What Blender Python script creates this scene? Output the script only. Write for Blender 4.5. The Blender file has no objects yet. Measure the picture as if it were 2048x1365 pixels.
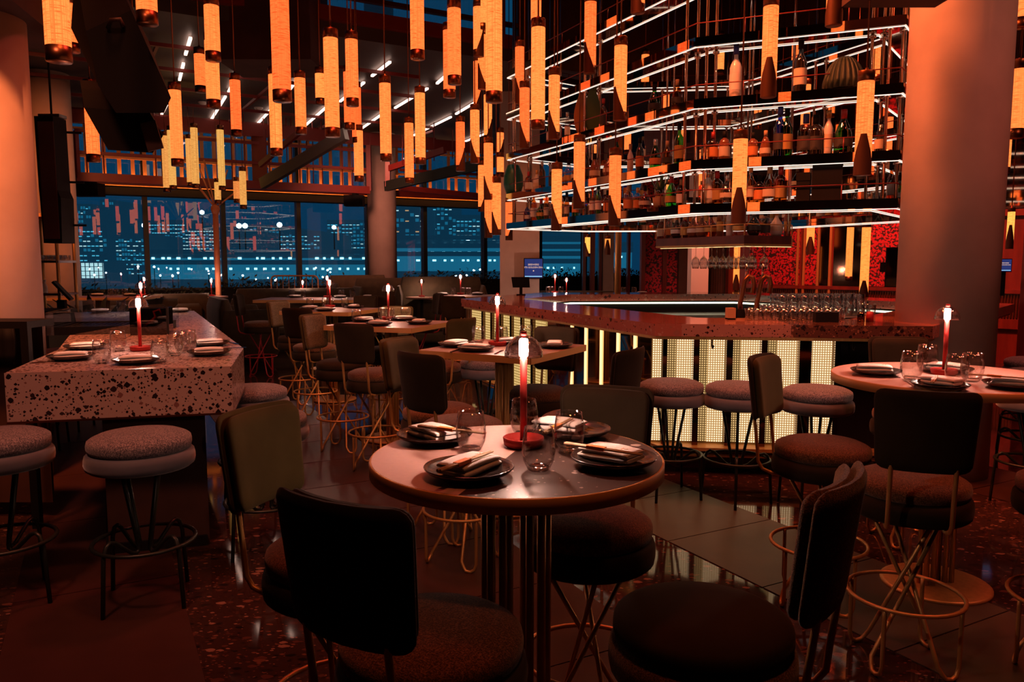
import bpy, math, random
from mathutils import Vector, Matrix
random.seed(7)
ORD=['first','second','third','fourth','fifth','sixth','seventh','eighth','ninth','tenth','eleventh','twelfth','thirteenth','fourteenth','fifteenth','sixteenth','seventeenth','eighteenth','nineteenth','twentieth','twenty-first','twenty-second','twenty-third','twenty-fourth','twenty-fifth','twenty-sixth','twenty-seventh','twenty-eighth','twenty-ninth','thirtieth']
C = bpy.context.scene.collection
PI = math.pi
# ------------------------------------------------------------------ camera
FOC, CAMH = 1560.0, 1.6
PIT = math.atan(159.5 / FOC)
cd = bpy.data.cameras.new('camera'); cam = bpy.data.objects.new('camera', cd); C.objects.link(cam)
cam.location = (0, 0, CAMH); cam.rotation_euler = (PI/2 - PIT, 0, 0)
cd.sensor_width = 36.0; cd.lens = 36.0 * FOC / 2048; cd.clip_end = 600; cd.clip_start = 0.05
sc = bpy.context.scene; sc.camera = cam
sc.view_settings.view_transform = 'Standard'; sc.view_settings.look = 'None'
sc.view_settings.gamma = 1; sc.view_settings.use_curve_mapping = False
sc.view_settings.exposure = 0.0
sc.cycles.max_bounces = 10; sc.cycles.transparent_max_bounces = 24
sc.cycles.diffuse_bounces = 4; sc.cycles.glossy_bounces = 5
sc.cycles.caustics_reflective = False; sc.cycles.caustics_refractive = False
sc.cycles.sample_clamp_indirect = 4.0; sc.cycles.sample_clamp_direct = 0
sc.cycles.use_denoising = True
# ------------------------------------------------------------------ night sky
w = bpy.data.worlds.new('night'); sc.world = w; w.use_nodes = True
w.node_tree.nodes['Background'].inputs[0].default_value = (0.003, 0.046, 0.105, 1)
w.node_tree.nodes['Background'].inputs[1].default_value = 1.0

def G(px, py, z):
    """photograph pixel -> point of the place at height z"""
    u = (px-1024)/FOC; v = (682.5-py)/FOC; c, s = math.cos(PIT), math.sin(PIT)
    wz = -s + v*c; t = (z-CAMH)/wz
    return Vector((u*t, (c+v*s)*t, z))
def D(px, py, y):
    """photograph pixel -> point of the place at distance y"""
    u = (px-1024)/FOC; v = (682.5-py)/FOC; c, s = math.cos(PIT), math.sin(PIT)
    t = y/(c+v*s)
    return Vector((u*t, y, CAMH+(-s+v*c)*t))
# ------------------------------------------------------------------ mesh helpers
class MB:
    def __init__(s): s.v=[]; s.f=[]; s.sm=[]; s.mi=[]
    def add(s, vs, fs, smooth=False, mi=0):
        n=len(s.v); s.v += [tuple(p) for p in vs]
        for f in fs: s.f.append(tuple(i+n for i in f)); s.sm.append(smooth); s.mi.append(mi)
        return s
    def box(s, x0,x1,y0,y1,z0,z1, mi=0, M=None):
        vs=[(x,y,z) for z in (z0,z1) for y in (y0,y1) for x in (x0,x1)]
        if M is not None: vs=[M@Vector(p) for p in vs]
        return s.add(vs,[(0,2,3,1),(4,5,7,6),(0,1,5,4),(2,6,7,3),(0,4,6,2),(1,3,7,5)],False,mi)
    def bar(s, a, b, wd, ht, mi=0):
        """rectangular bar from a to b"""
        a=Vector(a); b=Vector(b); d=(b-a); L=d.length
        if L<1e-6: return s
        d.normalize(); up=Vector((0,0,1)) if abs(d.z)<.95 else Vector((0,1,0))
        x=d.cross(up).normalized(); y=x.cross(d).normalized()
        vs=[]
        for p in (a,b):
            for (i,j) in ((-1,-1),(1,-1),(1,1),(-1,1)): vs.append(p+x*(i*wd/2)+y*(j*ht/2))
        return s.add(vs,[(3,2,1,0),(4,5,6,7),(0,1,5,4),(1,2,6,5),(2,3,7,6),(3,0,4,7)],False,mi)
    def tube(s, pts, r, n=8, mi=0, closed=False):
        pts=[Vector(p) for p in pts]; m=len(pts); rings=[]
        t0=(pts[1]-pts[0]).normalized()
        ref=Vector((0,0,1)) if abs(t0.z)<.9 else Vector((1,0,0))
        x=t0.cross(ref).normalized()
        for i,p in enumerate(pts):
            if closed: t=(pts[(i+1)%m]-pts[i-1]).normalized()
            elif i==0: t=t0
            elif i==m-1: t=(pts[-1]-pts[-2]).normalized()
            else: t=((pts[i+1]-pts[i]).normalized()+(pts[i]-pts[i-1]).normalized()).normalized()
            x=(x-t*x.dot(t)).normalized(); y=t.cross(x)
            rr=r[i] if isinstance(r,(list,tuple)) else r
            rings.append([p+(x*math.cos(2*PI*k/n)+y*math.sin(2*PI*k/n))*rr for k in range(n)])
        vs=[q for R in rings for q in R]; fs=[]
        for i in range(m if closed else m-1):
            j=(i+1)%m
            for k in range(n): fs.append((i*n+k,i*n+(k+1)%n,j*n+(k+1)%n,j*n+k))
        s.add(vs,fs,True,mi)
        if not closed:
            b=len(s.v)-len(vs)
            s.f.append(tuple(b+k for k in range(n))[::-1]); s.sm.append(False); s.mi.append(mi)
            s.f.append(tuple(b+(m-1)*n+k for k in range(n))); s.sm.append(False); s.mi.append(mi)
        return s
    def lathe(s, prof, n=24, mi=0, c=(0,0,0), smooth=True, close=False):
        """prof: list of (r,z) ; r==0 ends make poles"""
        vs=[];fs=[];idx=[]
        for (r,z) in prof:
            if r<1e-6: idx.append([len(vs)]); vs.append((c[0],c[1],c[2]+z))
            else:
                idx.append(list(range(len(vs),len(vs)+n)))
                vs += [(c[0]+r*math.cos(2*PI*k/n),c[1]+r*math.sin(2*PI*k/n),c[2]+z) for k in range(n)]
        seq=list(zip(idx,idx[1:]))
        if close: seq.append((idx[-1],idx[0]))
        for A,B in seq:
            if len(A)==1 and len(B)==1: continue
            for k in range(n):
                k2=(k+1)%n
                if len(A)==1: fs.append((A[0],B[k2],B[k]))
                elif len(B)==1: fs.append((A[k],A[k2],B[0]))
                else: fs.append((A[k],A[k2],B[k2],B[k]))
        return s.add(vs,fs,smooth,mi)
    def cyl(s, r,z0,z1,n=20,mi=0,c=(0,0,0),r2=None):
        r2=r if r2 is None else r2
        n0=len(s.v)
        a=[(c[0]+r*math.cos(2*PI*k/n),c[1]+r*math.sin(2*PI*k/n),c[2]+z0) for k in range(n)]
        b=[(c[0]+r2*math.cos(2*PI*k/n),c[1]+r2*math.sin(2*PI*k/n),c[2]+z1) for k in range(n)]
        s.add(a+b,[(k,(k+1)%n,n+(k+1)%n,n+k) for k in range(n)],True,mi)
        s.f.append(tuple(n0+k for k in range(n))[::-1]); s.sm.append(False); s.mi.append(mi)
        s.f.append(tuple(n0+n+k for k in range(n))); s.sm.append(False); s.mi.append(mi)
        return s
    def prism(s, poly, z0, z1, mi=0, mtop=None):
        n=len(poly)
        ar=sum(poly[i][0]*poly[(i+1)%n][1]-poly[(i+1)%n][0]*poly[i][1] for i in range(n))
        if ar<0: poly=poly[::-1]
        n0=len(s.v)
        vs=[(p[0],p[1],z0) for p in poly]+[(p[0],p[1],z1) for p in poly]
        s.add(vs,[(k,(k+1)%n,n+(k+1)%n,n+k) for k in range(n)],False,mi)
        s.f.append(tuple(n0+k for k in range(n))[::-1]); s.sm.append(False); s.mi.append(mi)
        s.f.append(tuple(n0+n+k for k in range(n))); s.sm.append(False); s.mi.append(mi if mtop is None else mtop)
        return s
    def loft(s, rings, mi=0, smooth=True):
        n=len(rings[0]); vs=[p for R in rings for p in R]; fs=[]
        for i in range(len(rings)-1):
            for k in range(n): fs.append((i*n+k,i*n+(k+1)%n,(i+1)*n+(k+1)%n,(i+1)*n+k))
        b=len(s.v); s.add(vs,fs,smooth,mi)
        s.f.append(tuple(b+k for k in range(n))[::-1]); s.sm.append(False); s.mi.append(mi)
        s.f.append(tuple(b+(len(rings)-1)*n+k for k in range(n))); s.sm.append(False); s.mi.append(mi)
        return s
    def mesh(s, name, mats):
        me=bpy.data.meshes.new(name); me.from_pydata(s.v,[],s.f)
        for m in (mats if isinstance(mats,(list,tuple)) else [mats]): me.materials.append(m)
        me.polygons.foreach_set('use_smooth', s.sm); me.polygons.foreach_set('material_index', s.mi)
        me.update(); return me
def tag(o, label=None, cat=None, group=None, kind=None):
    if label: o['label']=label
    if cat: o['category']=cat
    if group: o['group']=group
    if kind: o['kind']=kind
    return o
def link(name, data, parent=None, loc=(0,0,0), rz=0):
    o=bpy.data.objects.new(name, data); C.objects.link(o)
    if parent is not None: o.parent=parent
    o.location=loc; o.rotation_euler=(0,0,rz)
    return o
def obj(name, mb, mats, parent=None, loc=(0,0,0), rz=0, kind=None):
    o=link(name, mb.mesh(name, mats), parent, loc, rz)
    if kind: o['kind']=kind
    return o
def empty(name, loc=(0,0,0), rz=0):
    o=link(name, None, None, loc, rz); o.empty_display_size=.1; return o
def dup(root, loc=None, rz=None, label=None, group=None):
    r=root.copy(); C.objects.link(r)
    if loc is not None: r.location=loc
    if rz is not None: r.rotation_euler=(0,0,rz)
    if label: r['label']=label
    if group: r['group']=group
    for ch in root.children:
        c=ch.copy(); C.objects.link(c); c.parent=r
        for g in ch.children:
            d=g.copy(); C.objects.link(d); d.parent=c
    return r
def setmats(root, mp):
    """swap materials on copied parts: a copy gets its own mesh with other materials"""
    for ch in list(root.children):
        for q in [ch]+list(ch.children):
            nm=q.name.split('.')[0]
            if q.data and nm in mp:
                key=(q.data.name, mp[nm].name)
                if key not in _swap:
                    me=q.data.copy(); me.materials[0]=mp[nm]; _swap[key]=me
                q.data=_swap[key]
    return root
_swap={}
# ------------------------------------------------------------------ materials
def newmat(name):
    m=bpy.data.materials.new(name); m.use_nodes=True
    nt=m.node_tree; return m, nt, nt.nodes, nt.links
def pmat(name, col, rough=.5, metal=0., spec=.5, sheen=0., coat=0., noise=None, bump=None, emit=None, es=0., sheencol=None):
    m,nt,N,L=newmat(name); b=N['Principled BSDF']
    b.inputs['Base Color'].default_value=(*col,1); b.inputs['Roughness'].default_value=rough
    b.inputs['Metallic'].default_value=metal; b.inputs['Specular IOR Level'].default_value=spec
    b.inputs['Sheen Weight'].default_value=sheen; b.inputs['Coat Weight'].default_value=coat
    b.inputs['Sheen Roughness'].default_value=.4
    if sheencol: b.inputs['Sheen Tint'].default_value=(*sheencol,1)
    if emit: b.inputs['Emission Color'].default_value=(*emit,1); b.inputs['Emission Strength'].default_value=es
    tc=N.new('ShaderNodeTexCoord')
    if noise:
        sc_,amt=noise[0],noise[1]; col2=noise[2] if len(noise)>2 else tuple(c*(1-amt) for c in col)
        mp=N.new('ShaderNodeMapping'); L.new(tc.outputs['Object'],mp.inputs[0])
        if len(noise)>3: mp.inputs['Scale'].default_value=noise[3]
        n=N.new('ShaderNodeTexNoise'); n.inputs['Scale'].default_value=sc_; n.inputs['Detail'].default_value=4
        L.new(mp.outputs[0],n.inputs['Vector'])
        r=N.new('ShaderNodeValToRGB'); r.color_ramp.elements[0].position=.35; r.color_ramp.elements[1].position=.68
        r.color_ramp.elements[0].color=(*col2,1); r.color_ramp.elements[1].color=(*col,1)
        L.new(n.outputs['Fac'],r.inputs[0]); L.new(r.outputs[0],b.inputs['Base Color'])
    if bump:
        n2=N.new('ShaderNodeTexNoise'); n2.inputs['Scale'].default_value=bump[0]; n2.inputs['Detail'].default_value=3
        L.new(tc.outputs['Object'],n2.inputs['Vector'])
        bp=N.new('ShaderNodeBump'); bp.inputs['Strength'].default_value=bump[1]; bp.inputs['Distance'].default_value=.01
        L.new(n2.outputs['Fac'],bp.inputs['Height']); L.new(bp.outputs[0],b.inputs['Normal'])
    return m
def emat(name, col, s):
    m,nt,N,L=newmat(name); N.remove(N['Principled BSDF'])
    e=N.new('ShaderNodeEmission'); e.inputs[0].default_value=(*col,1); e.inputs[1].default_value=s
    L.new(e.outputs[0],N['Material Output'].inputs[0]); return m
def gmat(name, tint=(1,1,1), ior=1.45, boost=1.0, rough=.0, add=0.):
    """thin glass: clear pass-through plus mirror reflection"""
    m,nt,N,L=newmat(name); N.remove(N['Principled BSDF'])
    t=N.new('ShaderNodeBsdfTransparent'); t.inputs[0].default_value=(*tint,1)
    g=N.new('ShaderNodeBsdfGlossy'); g.inputs['Roughness'].default_value=rough
    f=N.new('ShaderNodeLayerWeight'); f.inputs[0].default_value=.5
    w4=N.new('ShaderNodeMath'); w4.operation='POWER'; w4.inputs[1].default_value=3.0; L.new(f.outputs['Facing'],w4.inputs[0])
    k=N.new('ShaderNodeMath'); k.operation='MULTIPLY_ADD'; k.inputs[1].default_value=.55*boost; k.inputs[2].default_value=add+((ior-1)/(ior+1))**2; k.use_clamp=True
    L.new(w4.outputs[0],k.inputs[0])
    mx=N.new('ShaderNodeMixShader'); L.new(k.outputs[0],mx.inputs[0]); L.new(t.outputs[0],mx.inputs[1]); L.new(g.outputs[0],mx.inputs[2])
    L.new(mx.outputs[0],N['Material Output'].inputs[0]); return m
def tweed(name, c1, c2, sc_=170):
    m,nt,N,L=newmat(name); b=N['Principled BSDF']; b.inputs['Roughness'].default_value=.9; b.inputs['Specular IOR Level'].default_value=.15
    b.inputs['Sheen Weight'].default_value=.25
    tc=N.new('ShaderNodeTexCoord'); outs=[]
    for sc3 in ((1,.16,.16),(.16,1,.16),(.5,.5,1)):
        mp=N.new('ShaderNodeMapping'); mp.inputs['Scale'].default_value=sc3; L.new(tc.outputs['Object'],mp.inputs[0])
        n=N.new('ShaderNodeTexNoise'); n.inputs['Scale'].default_value=sc_*2; n.inputs['Detail'].default_value=1.5
        L.new(mp.outputs[0],n.inputs['Vector']); outs.append(n.outputs['Fac'])
    a=N.new('ShaderNodeMath'); a.operation='MAXIMUM'; L.new(outs[0],a.inputs[0]); L.new(outs[1],a.inputs[1])
    a2=N.new('ShaderNodeMath'); a2.operation='MULTIPLY'; L.new(a.outputs[0],a2.inputs[0]); L.new(outs[2],a2.inputs[1])
    r=N.new('ShaderNodeValToRGB'); r.color_ramp.elements[0].position=.2; r.color_ramp.elements[1].position=.42
    r.color_ramp.elements[0].color=(*c2,1); r.color_ramp.elements[1].color=(*c1,1)
    L.new(a2.outputs[0],r.inputs[0]); L.new(r.outputs[0],b.inputs['Base Color'])
    bp=N.new('ShaderNodeBump'); bp.inputs['Strength'].default_value=.5; bp.inputs['Distance'].default_value=.004
    L.new(a2.outputs[0],bp.inputs['Height']); L.new(bp.outputs[0],b.inputs['Normal'])
    return m
def terrazzo(name, base, chips, s1, s2, cover=.45, rough=.12, stretch=(1,1,1)):
    m,nt,N,L=newmat(name); b=N['Principled BSDF']; b.inputs['Roughness'].default_value=rough
    tc=N.new('ShaderNodeTexCoord'); last=None
    mp=N.new('ShaderNodeMapping'); mp.inputs['Scale'].default_value=stretch; L.new(tc.outputs['Object'],mp.inputs[0])
    wn=N.new('ShaderNodeTexNoise'); wn.inputs['Scale'].default_value=s1*1.3; L.new(mp.outputs[0],wn.inputs['Vector'])
    wm=N.new('ShaderNodeVectorMath'); wm.operation='SCALE'; wm.inputs['Scale'].default_value=.35/s1; L.new(wn.outputs['Color'],wm.inputs[0])
    wa=N.new('ShaderNodeVectorMath'); wa.operation='ADD'; L.new(mp.outputs[0],wa.inputs[0]); L.new(wm.outputs[0],wa.inputs[1])
    for i,s in enumerate((s2,s1)):
        v=N.new('ShaderNodeTexVoronoi'); v.inputs['Scale'].default_value=s; v.distance='MINKOWSKI'; v.inputs['Exponent'].default_value=1.4
        L.new(wa.outputs[0],v.inputs['Vector'])
        sp=N.new('ShaderNodeSeparateColor'); L.new(v.outputs['Color'],sp.inputs[0])
        th=N.new('ShaderNodeMath'); th.operation='MULTIPLY'; th.inputs[1].default_value=cover; L.new(sp.outputs[0],th.inputs[0])
        lt=N.new('ShaderNodeMath'); lt.operation='LESS_THAN'; L.new(v.outputs['Distance'],lt.inputs[0]); L.new(th.outputs[0],lt.inputs[1])
        r=N.new('ShaderNodeValToRGB'); r.color_ramp.interpolation='CONSTANT'
        while len(r.color_ramp.elements)<len(chips): r.color_ramp.elements.new(.5)
        for k,(pos,cc) in enumerate(chips):
            r.color_ramp.elements[k].position=pos; r.color_ramp.elements[k].color=(*cc,1)
        L.new(sp.outputs[1],r.inputs[0])
        mx=N.new('ShaderNodeMix'); mx.data_type='RGBA'; L.new(lt.outputs[0],mx.inputs[0])
        if last is None: mx.inputs[6].default_value=(*base,1)
        else: L.new(last,mx.inputs[6])
        L.new(r.outputs[0],mx.inputs[7]); last=mx.outputs[2]
    L.new(last,b.inputs['Base Color']); return m
def ledgrid(name, pitch, dot, back, s):
    """dotted LED sheet, dots laid out in the panel's own x and z"""
    m,nt,N,L=newmat(name); N.remove(N['Principled BSDF'])
    tc=N.new('ShaderNodeTexCoord'); sp=N.new('ShaderNodeSeparateXYZ'); L.new(tc.outputs['Object'],sp.inputs[0])
    ds=[]
    for ax in (0,2):
        mu=N.new('ShaderNodeMath'); mu.operation='MULTIPLY'; mu.inputs[1].default_value=1/pitch; L.new(sp.outputs[ax],mu.inputs[0])
        fr=N.new('ShaderNodeMath'); fr.operation='FRACT'; L.new(mu.outputs[0],fr.inputs[0])
        sb=N.new('ShaderNodeMath'); sb.operation='SUBTRACT'; sb.inputs[1].default_value=.5; L.new(fr.outputs[0],sb.inputs[0])
        pw=N.new('ShaderNodeMath'); pw.operation='MULTIPLY'; L.new(sb.outputs[0],pw.inputs[0]); L.new(sb.outputs[0],pw.inputs[1]); ds.append(pw)
    ad=N.new('ShaderNodeMath'); ad.operation='ADD'; L.new(ds[0].outputs[0],ad.inputs[0]); L.new(ds[1].outputs[0],ad.inputs[1])
    sq=N.new('ShaderNodeMath'); sq.operation='SQRT'; L.new(ad.outputs[0],sq.inputs[0])
    r=N.new('ShaderNodeValToRGB'); r.color_ramp.elements[0].position=.15; r.color_ramp.elements[0].color=(*dot,1)
    r.color_ramp.elements[1].position=.36; r.color_ramp.elements[1].color=(*back,1); L.new(sq.outputs[0],r.inputs[0])
    e=N.new('ShaderNodeEmission'); e.inputs[1].default_value=s; L.new(r.outputs[0],e.inputs[0])
    L.new(e.outputs[0],N['Material Output'].inputs[0]); return m
def fabriclamp(name, hot, dark, s):
    """glowing woven lamp shade: warp and weft threads modulate the light passing through"""
    m,nt,N,L=newmat(name); N.remove(N['Principled BSDF'])
    tc=N.new('ShaderNodeTexCoord'); outs=[]
    sp=N.new('ShaderNodeSeparateXYZ'); L.new(tc.outputs['Object'],sp.inputs[0])
    at=N.new('ShaderNodeMath'); at.operation='ARCTAN2'; L.new(sp.outputs[0],at.inputs[0]); L.new(sp.outputs[1],at.inputs[1])
    cb=N.new('ShaderNodeCombineXYZ'); L.new(at.outputs[0],cb.inputs[0]); L.new(sp.outputs[2],cb.inputs[2])
    oi=N.new('ShaderNodeObjectInfo'); L.new(oi.outputs['Random'],cb.inputs[1])
    for sc3,sca in (((1,30,.012),24),((.006,30,1),170)):
        mp=N.new('ShaderNodeMapping'); mp.inputs['Scale'].default_value=sc3; L.new(cb.outputs[0],mp.inputs[0])
        n=N.new('ShaderNodeTexNoise'); n.inputs['Scale'].default_value=sca; n.inputs['Detail'].default_value=2; L.new(mp.outputs[0],n.inputs['Vector']); outs.append(n.outputs['Fac'])
    a=N.new('ShaderNodeMath'); a.operation='MINIMUM'; L.new(outs[0],a.inputs[0]); L.new(outs[1],a.inputs[1])
    r=N.new('ShaderNodeValToRGB'); r.color_ramp.elements[0].position=.3; r.color_ramp.elements[1].position=.56
    r.color_ramp.elements[0].color=(*dark,1); r.color_ramp.elements[1].color=(*hot,1); L.new(a.outputs[0],r.inputs[0])
    g=N.new('ShaderNodeMix'); g.data_type='RGBA'; g.blend_type='MULTIPLY'; g.inputs[0].default_value=1.0
    q=N.new('ShaderNodeMapRange'); q.inputs[3].default_value=.72; q.inputs[4].default_value=1.38; L.new(oi.outputs['Random'],q.inputs[0])
    cc=N.new('ShaderNodeCombineColor'); cc.inputs[0].default_value=1.0; L.new(q.outputs[0],cc.inputs[1]); L.new(q.outputs[0],cc.inputs[2])
    L.new(r.outputs[0],g.inputs[6]); L.new(cc.outputs[0],g.inputs[7])
    e=N.new('ShaderNodeEmission'); e.inputs[1].default_value=s; L.new(g.outputs[2],e.inputs[0])
    L.new(e.outputs[0],N['Material Output'].inputs[0]); return m

M={}
M['black']=pmat('black_paint',(.004,.003,.003),.7,spec=.2)
M['ceil']=pmat('dark_ceiling',(.06,.019,.014),.85,noise=(3,.4))
M['soffit']=pmat('soffit_panel',(.055,.045,.045),.55,noise=(2,.25))
M['wallbrown']=pmat('brown_wall',(.05,.02,.012),.6,noise=(5,.4))
M['redwood']=pmat('red_lacquer_panel',(.16,.022,.012),.35,noise=(9,.35,(.09,.011,.007),(1,1,.15)))
M['redsteel']=pmat('oxblood_steel',(.17,.016,.012),.42)
M['concrete']=pmat('plaster_column',(.52,.40,.34),.75,noise=(2.2,.18),bump=(14,.08))
M['brass']=pmat('brushed_brass',(.62,.33,.11),.45,.6,noise=(40,.25,(.52,.28,.09),(1,1,.05)))
M['wedge']=pmat('dark_wedge_bronze',(.10,.036,.016),.5,.7)
M['rim']=pmat('satin_brass_rim',(.66,.36,.13),.5,.25)
M['bronze']=pmat('bronze_cap',(.22,.08,.035),.35,1.)
M['chrome']=pmat('chrome',(.7,.6,.55),.12,1.)
M['steel']=pmat('brushed_steel',(.5,.48,.45),.3,1.)
M['greenmetal']=pmat('dark_green_metal',(.015,.02,.016),.4,.3)
M['redmetal']=pmat('red_painted_tube',(.35,.012,.02),.4)
M['velvet']=pmat('olive_velvet',(.07,.05,.016),.85,spec=.15,sheen=.2,sheencol=(.6,.5,.3),noise=(6,.3))
M['velvetd']=pmat('dark_brown_velvet',(.028,.018,.009),.85,spec=.12,sheen=.07,noise=(6,.3))
M['velvetg']=pmat('grey_velvet',(.115,.12,.145),.85,spec=.2,sheen=.5,noise=(8,.25))
M['tweed']=tweed('brown_tweed',(.24,.105,.045),(.045,.019,.008),240)
M['tweedo']=tweed('olive_tweed',(.21,.15,.06),(.05,.035,.014),240)
M['tweedg']=tweed('grey_tweed',(.36,.31,.32),(.045,.045,.06),210)
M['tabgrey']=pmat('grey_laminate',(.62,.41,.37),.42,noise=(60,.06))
M['tabwood']=pmat('table_laminate',(.30,.17,.13),.4,noise=(14,.2,(.22,.12,.09),(1,8,1)))
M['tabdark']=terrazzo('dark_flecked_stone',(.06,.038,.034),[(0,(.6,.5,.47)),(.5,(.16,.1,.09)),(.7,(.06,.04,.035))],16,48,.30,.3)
M['plate']=pmat('dark_glazed_stoneware',(.03,.02,.016),.22,coat=.3,noise=(30,.4,(.012,.009,.008)))
M['linen']=pmat('white_linen',(.72,.68,.66),.85,bump=(220,.15))
M['wood']=pmat('pale_chopstick_wood',(.62,.42,.24),.55,noise=(60,.2))
M['orange']=pmat('orange_paper_band',(.75,.2,.03),.6)
M['redlamp']=pmat('red_lamp_stem',(.38,.03,.025),.35,.5)
M['tube']=emat('white_lamp_tube',(1,.56,.42),1300)
M['dome']=gmat('clear_dome_glass',(.84,.80,.80),1.5,1.6,.06,.20)
M['glass']=gmat('tumbler_glass',(.95,.94,.935),1.5,2.0,.02,.05)
M['glassw']=gmat('wine_glass_glass',(.93,.92,.92),1.5,2.6,.03,.14)
M['glassb']=gmat('thick_glass_base',(.85,.82,.8),1.6,1.8,.03,.08)
M['pane']=gmat('window_pane',(.9,.96,1.),1.5,1.7,0,.10)
M['mirror']=pmat('smoked_mirror',(.66,.5,.4),.03,1.)
M['mirrord']=pmat('dark_bronze_mirror',(.16,.1,.07),.06,1.)
M['fab']=fabriclamp('glowing_orange_weave',(2.0,.33,.068),(1.25,.125,.02),1.0)
M['faby']=fabriclamp('glowing_amber_weave',(1.15,.5,.115),(.6,.2,.04),.9)
M['fabh']=fabriclamp('glowing_yellow_orange_weave',(1.7,.60,.11),(1.2,.28,.04),1.0)
M['led']=emat('white_led_strip',(1.0,.80,.66),1.5)
M['ledpink']=emat('soffit_led_strip',(1.0,.62,.48),4.0)
M['ledwarm']=emat('warm_led_strip',(1.,.62,.25),2.0)
M['ledg']=emat('neutral_led_strip',(.95,.92,.62),3.2)
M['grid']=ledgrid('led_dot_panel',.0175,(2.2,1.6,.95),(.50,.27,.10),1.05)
M['grid_dim']=ledgrid('led_dot_panel_dimmed',.0175,(1.15,.74,.30),(.17,.09,.028),1.0)  # dimming of faces seen at an angle, put into the panel colour
M['gridw']=ledgrid('led_dot_panel_wide',.03,(1.25,.86,.36),(.42,.25,.07),1.0)
M['floor']=terrazzo('dark_floor_terrazzo',(.035,.016,.012),[(0,(.22,.11,.085)),(.12,(.08,.03,.022)),(.4,(.02,.012,.01)),(.62,(.13,.05,.035)),(.8,(.012,.008,.008))],17,42,.55,.06,(1,1.7,1))
M['floortile']=pmat('matt_grey_floor_tile',(.07,.06,.042),.4,spec=.35,noise=(7,.15))
M['floortiler']=pmat('matt_brown_floor_tile',(.045,.016,.011),.45,spec=.25,noise=(7,.15))
M['terrapale']=terrazzo('pale_terrazzo',(.42,.30,.27),[(0,(.015,.008,.008)),(.5,(.03,.015,.015)),(.72,(.2,.09,.08)),(.85,(.015,.008,.008))],31,64,.53,.22)
M['terrapink']=terrazzo('pink_terrazzo',(.36,.11,.08),[(0,(.05,.02,.02)),(.3,(.3,.12,.09)),(.6,(.42,.2,.16))],20,50,.5,.1)
M['terradark']=terrazzo('dark_terrazzo_edge',(.10,.04,.03),[(0,(.02,.01,.01)),(.4,(.3,.14,.09)),(.6,(.03,.015,.012)),(.8,(.2,.08,.05))],24,60,.6,.12)
M['screenblue']=emat('screen_blue',(.025,.035,.15),1.0)
M['screenline']=emat('screen_light_bar',(.35,.7,1.),1.0)
M['screentext']=emat('screen_text',(1.,.62,.45),.9)
M['leaf']=pmat('dark_leaf',(.02,.03,.012),.6)
M['leafg']=pmat('green_leaf',(.05,.09,.02),.5)
M['teal']=pmat('teal_ornament',(.01,.12,.09),.4)
M['sofa']=pmat('olive_sofa_cloth',(.055,.036,.014),.85,sheen=.12,noise=(10,.3))
M['grout']=pmat('joint_black',(.012,.008,.007),.7)
# crimson damask paper
def damask():
    m,nt,N,L=newmat('crimson_floral_paper'); b=N['Principled BSDF']; b.inputs['Roughness'].default_value=.6
    tc=N.new('ShaderNodeTexCoord')
    n=N.new('ShaderNodeTexNoise'); n.inputs['Scale'].default_value=22; n.inputs['Detail'].default_value=3; n.inputs['Distortion'].default_value=2.2; L.new(tc.outputs['Object'],n.inputs['Vector'])
    v=N.new('ShaderNodeTexVoronoi'); v.inputs['Scale'].default_value=30; v.feature='SMOOTH_F1'; L.new(tc.outputs['Object'],v.inputs['Vector'])
    mu=N.new('ShaderNodeMath'); mu.operation='ADD'; L.new(n.outputs['Fac'],mu.inputs[0]); L.new(v.outputs['Distance'],mu.inputs[1])
    r=N.new('ShaderNodeValToRGB'); e=r.color_ramp.elements; e[0].position=.93; e[0].color=(.42,.012,.028,1); e[1].position=1.0; e[1].color=(.02,.006,.008,1)
    L.new(mu.outputs[0],r.inputs[0]); L.new(r.outputs[0],b.inputs['Base Color']); return m
M['damask']=damask()
# ------------------------------------------------------------------ fill lights added to brighten the room: made-up ceiling spotlights (fixture + beam)
def added_ceiling_spot(x,y,z,tx,ty,tz,power,col,size,label,blend=1.0,r=.3):
    b=MB(); b.cyl(.05,-.16,0,12); b.cyl(.012,0,.12,8)
    d=(Vector((tx,ty,tz))-Vector((x,y,z))).normalized()
    o=obj('added_ceiling_spotlight',b,M['black']); o.location=(x,y,z+.02)
    o.rotation_mode='QUATERNION'; o.rotation_quaternion=(-d).to_track_quat('Z','Y')
    tag(o,label,'spotlight','spotlights added under the dark ceiling for fill light')
    l=bpy.data.lights.new('added_beam','SPOT'); l.energy=power*4.5; l.color=col; l.spot_size=math.radians(size); l.spot_blend=blend; l.shadow_soft_size=r
    s=link('added_beam',l,o,(0,0,-.2))
    return o
WARM=(1.,.24,.075); AMB=(1.,.30,.10); RED=(1.,.10,.07); PINK=(1.,.32,.2)
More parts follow.
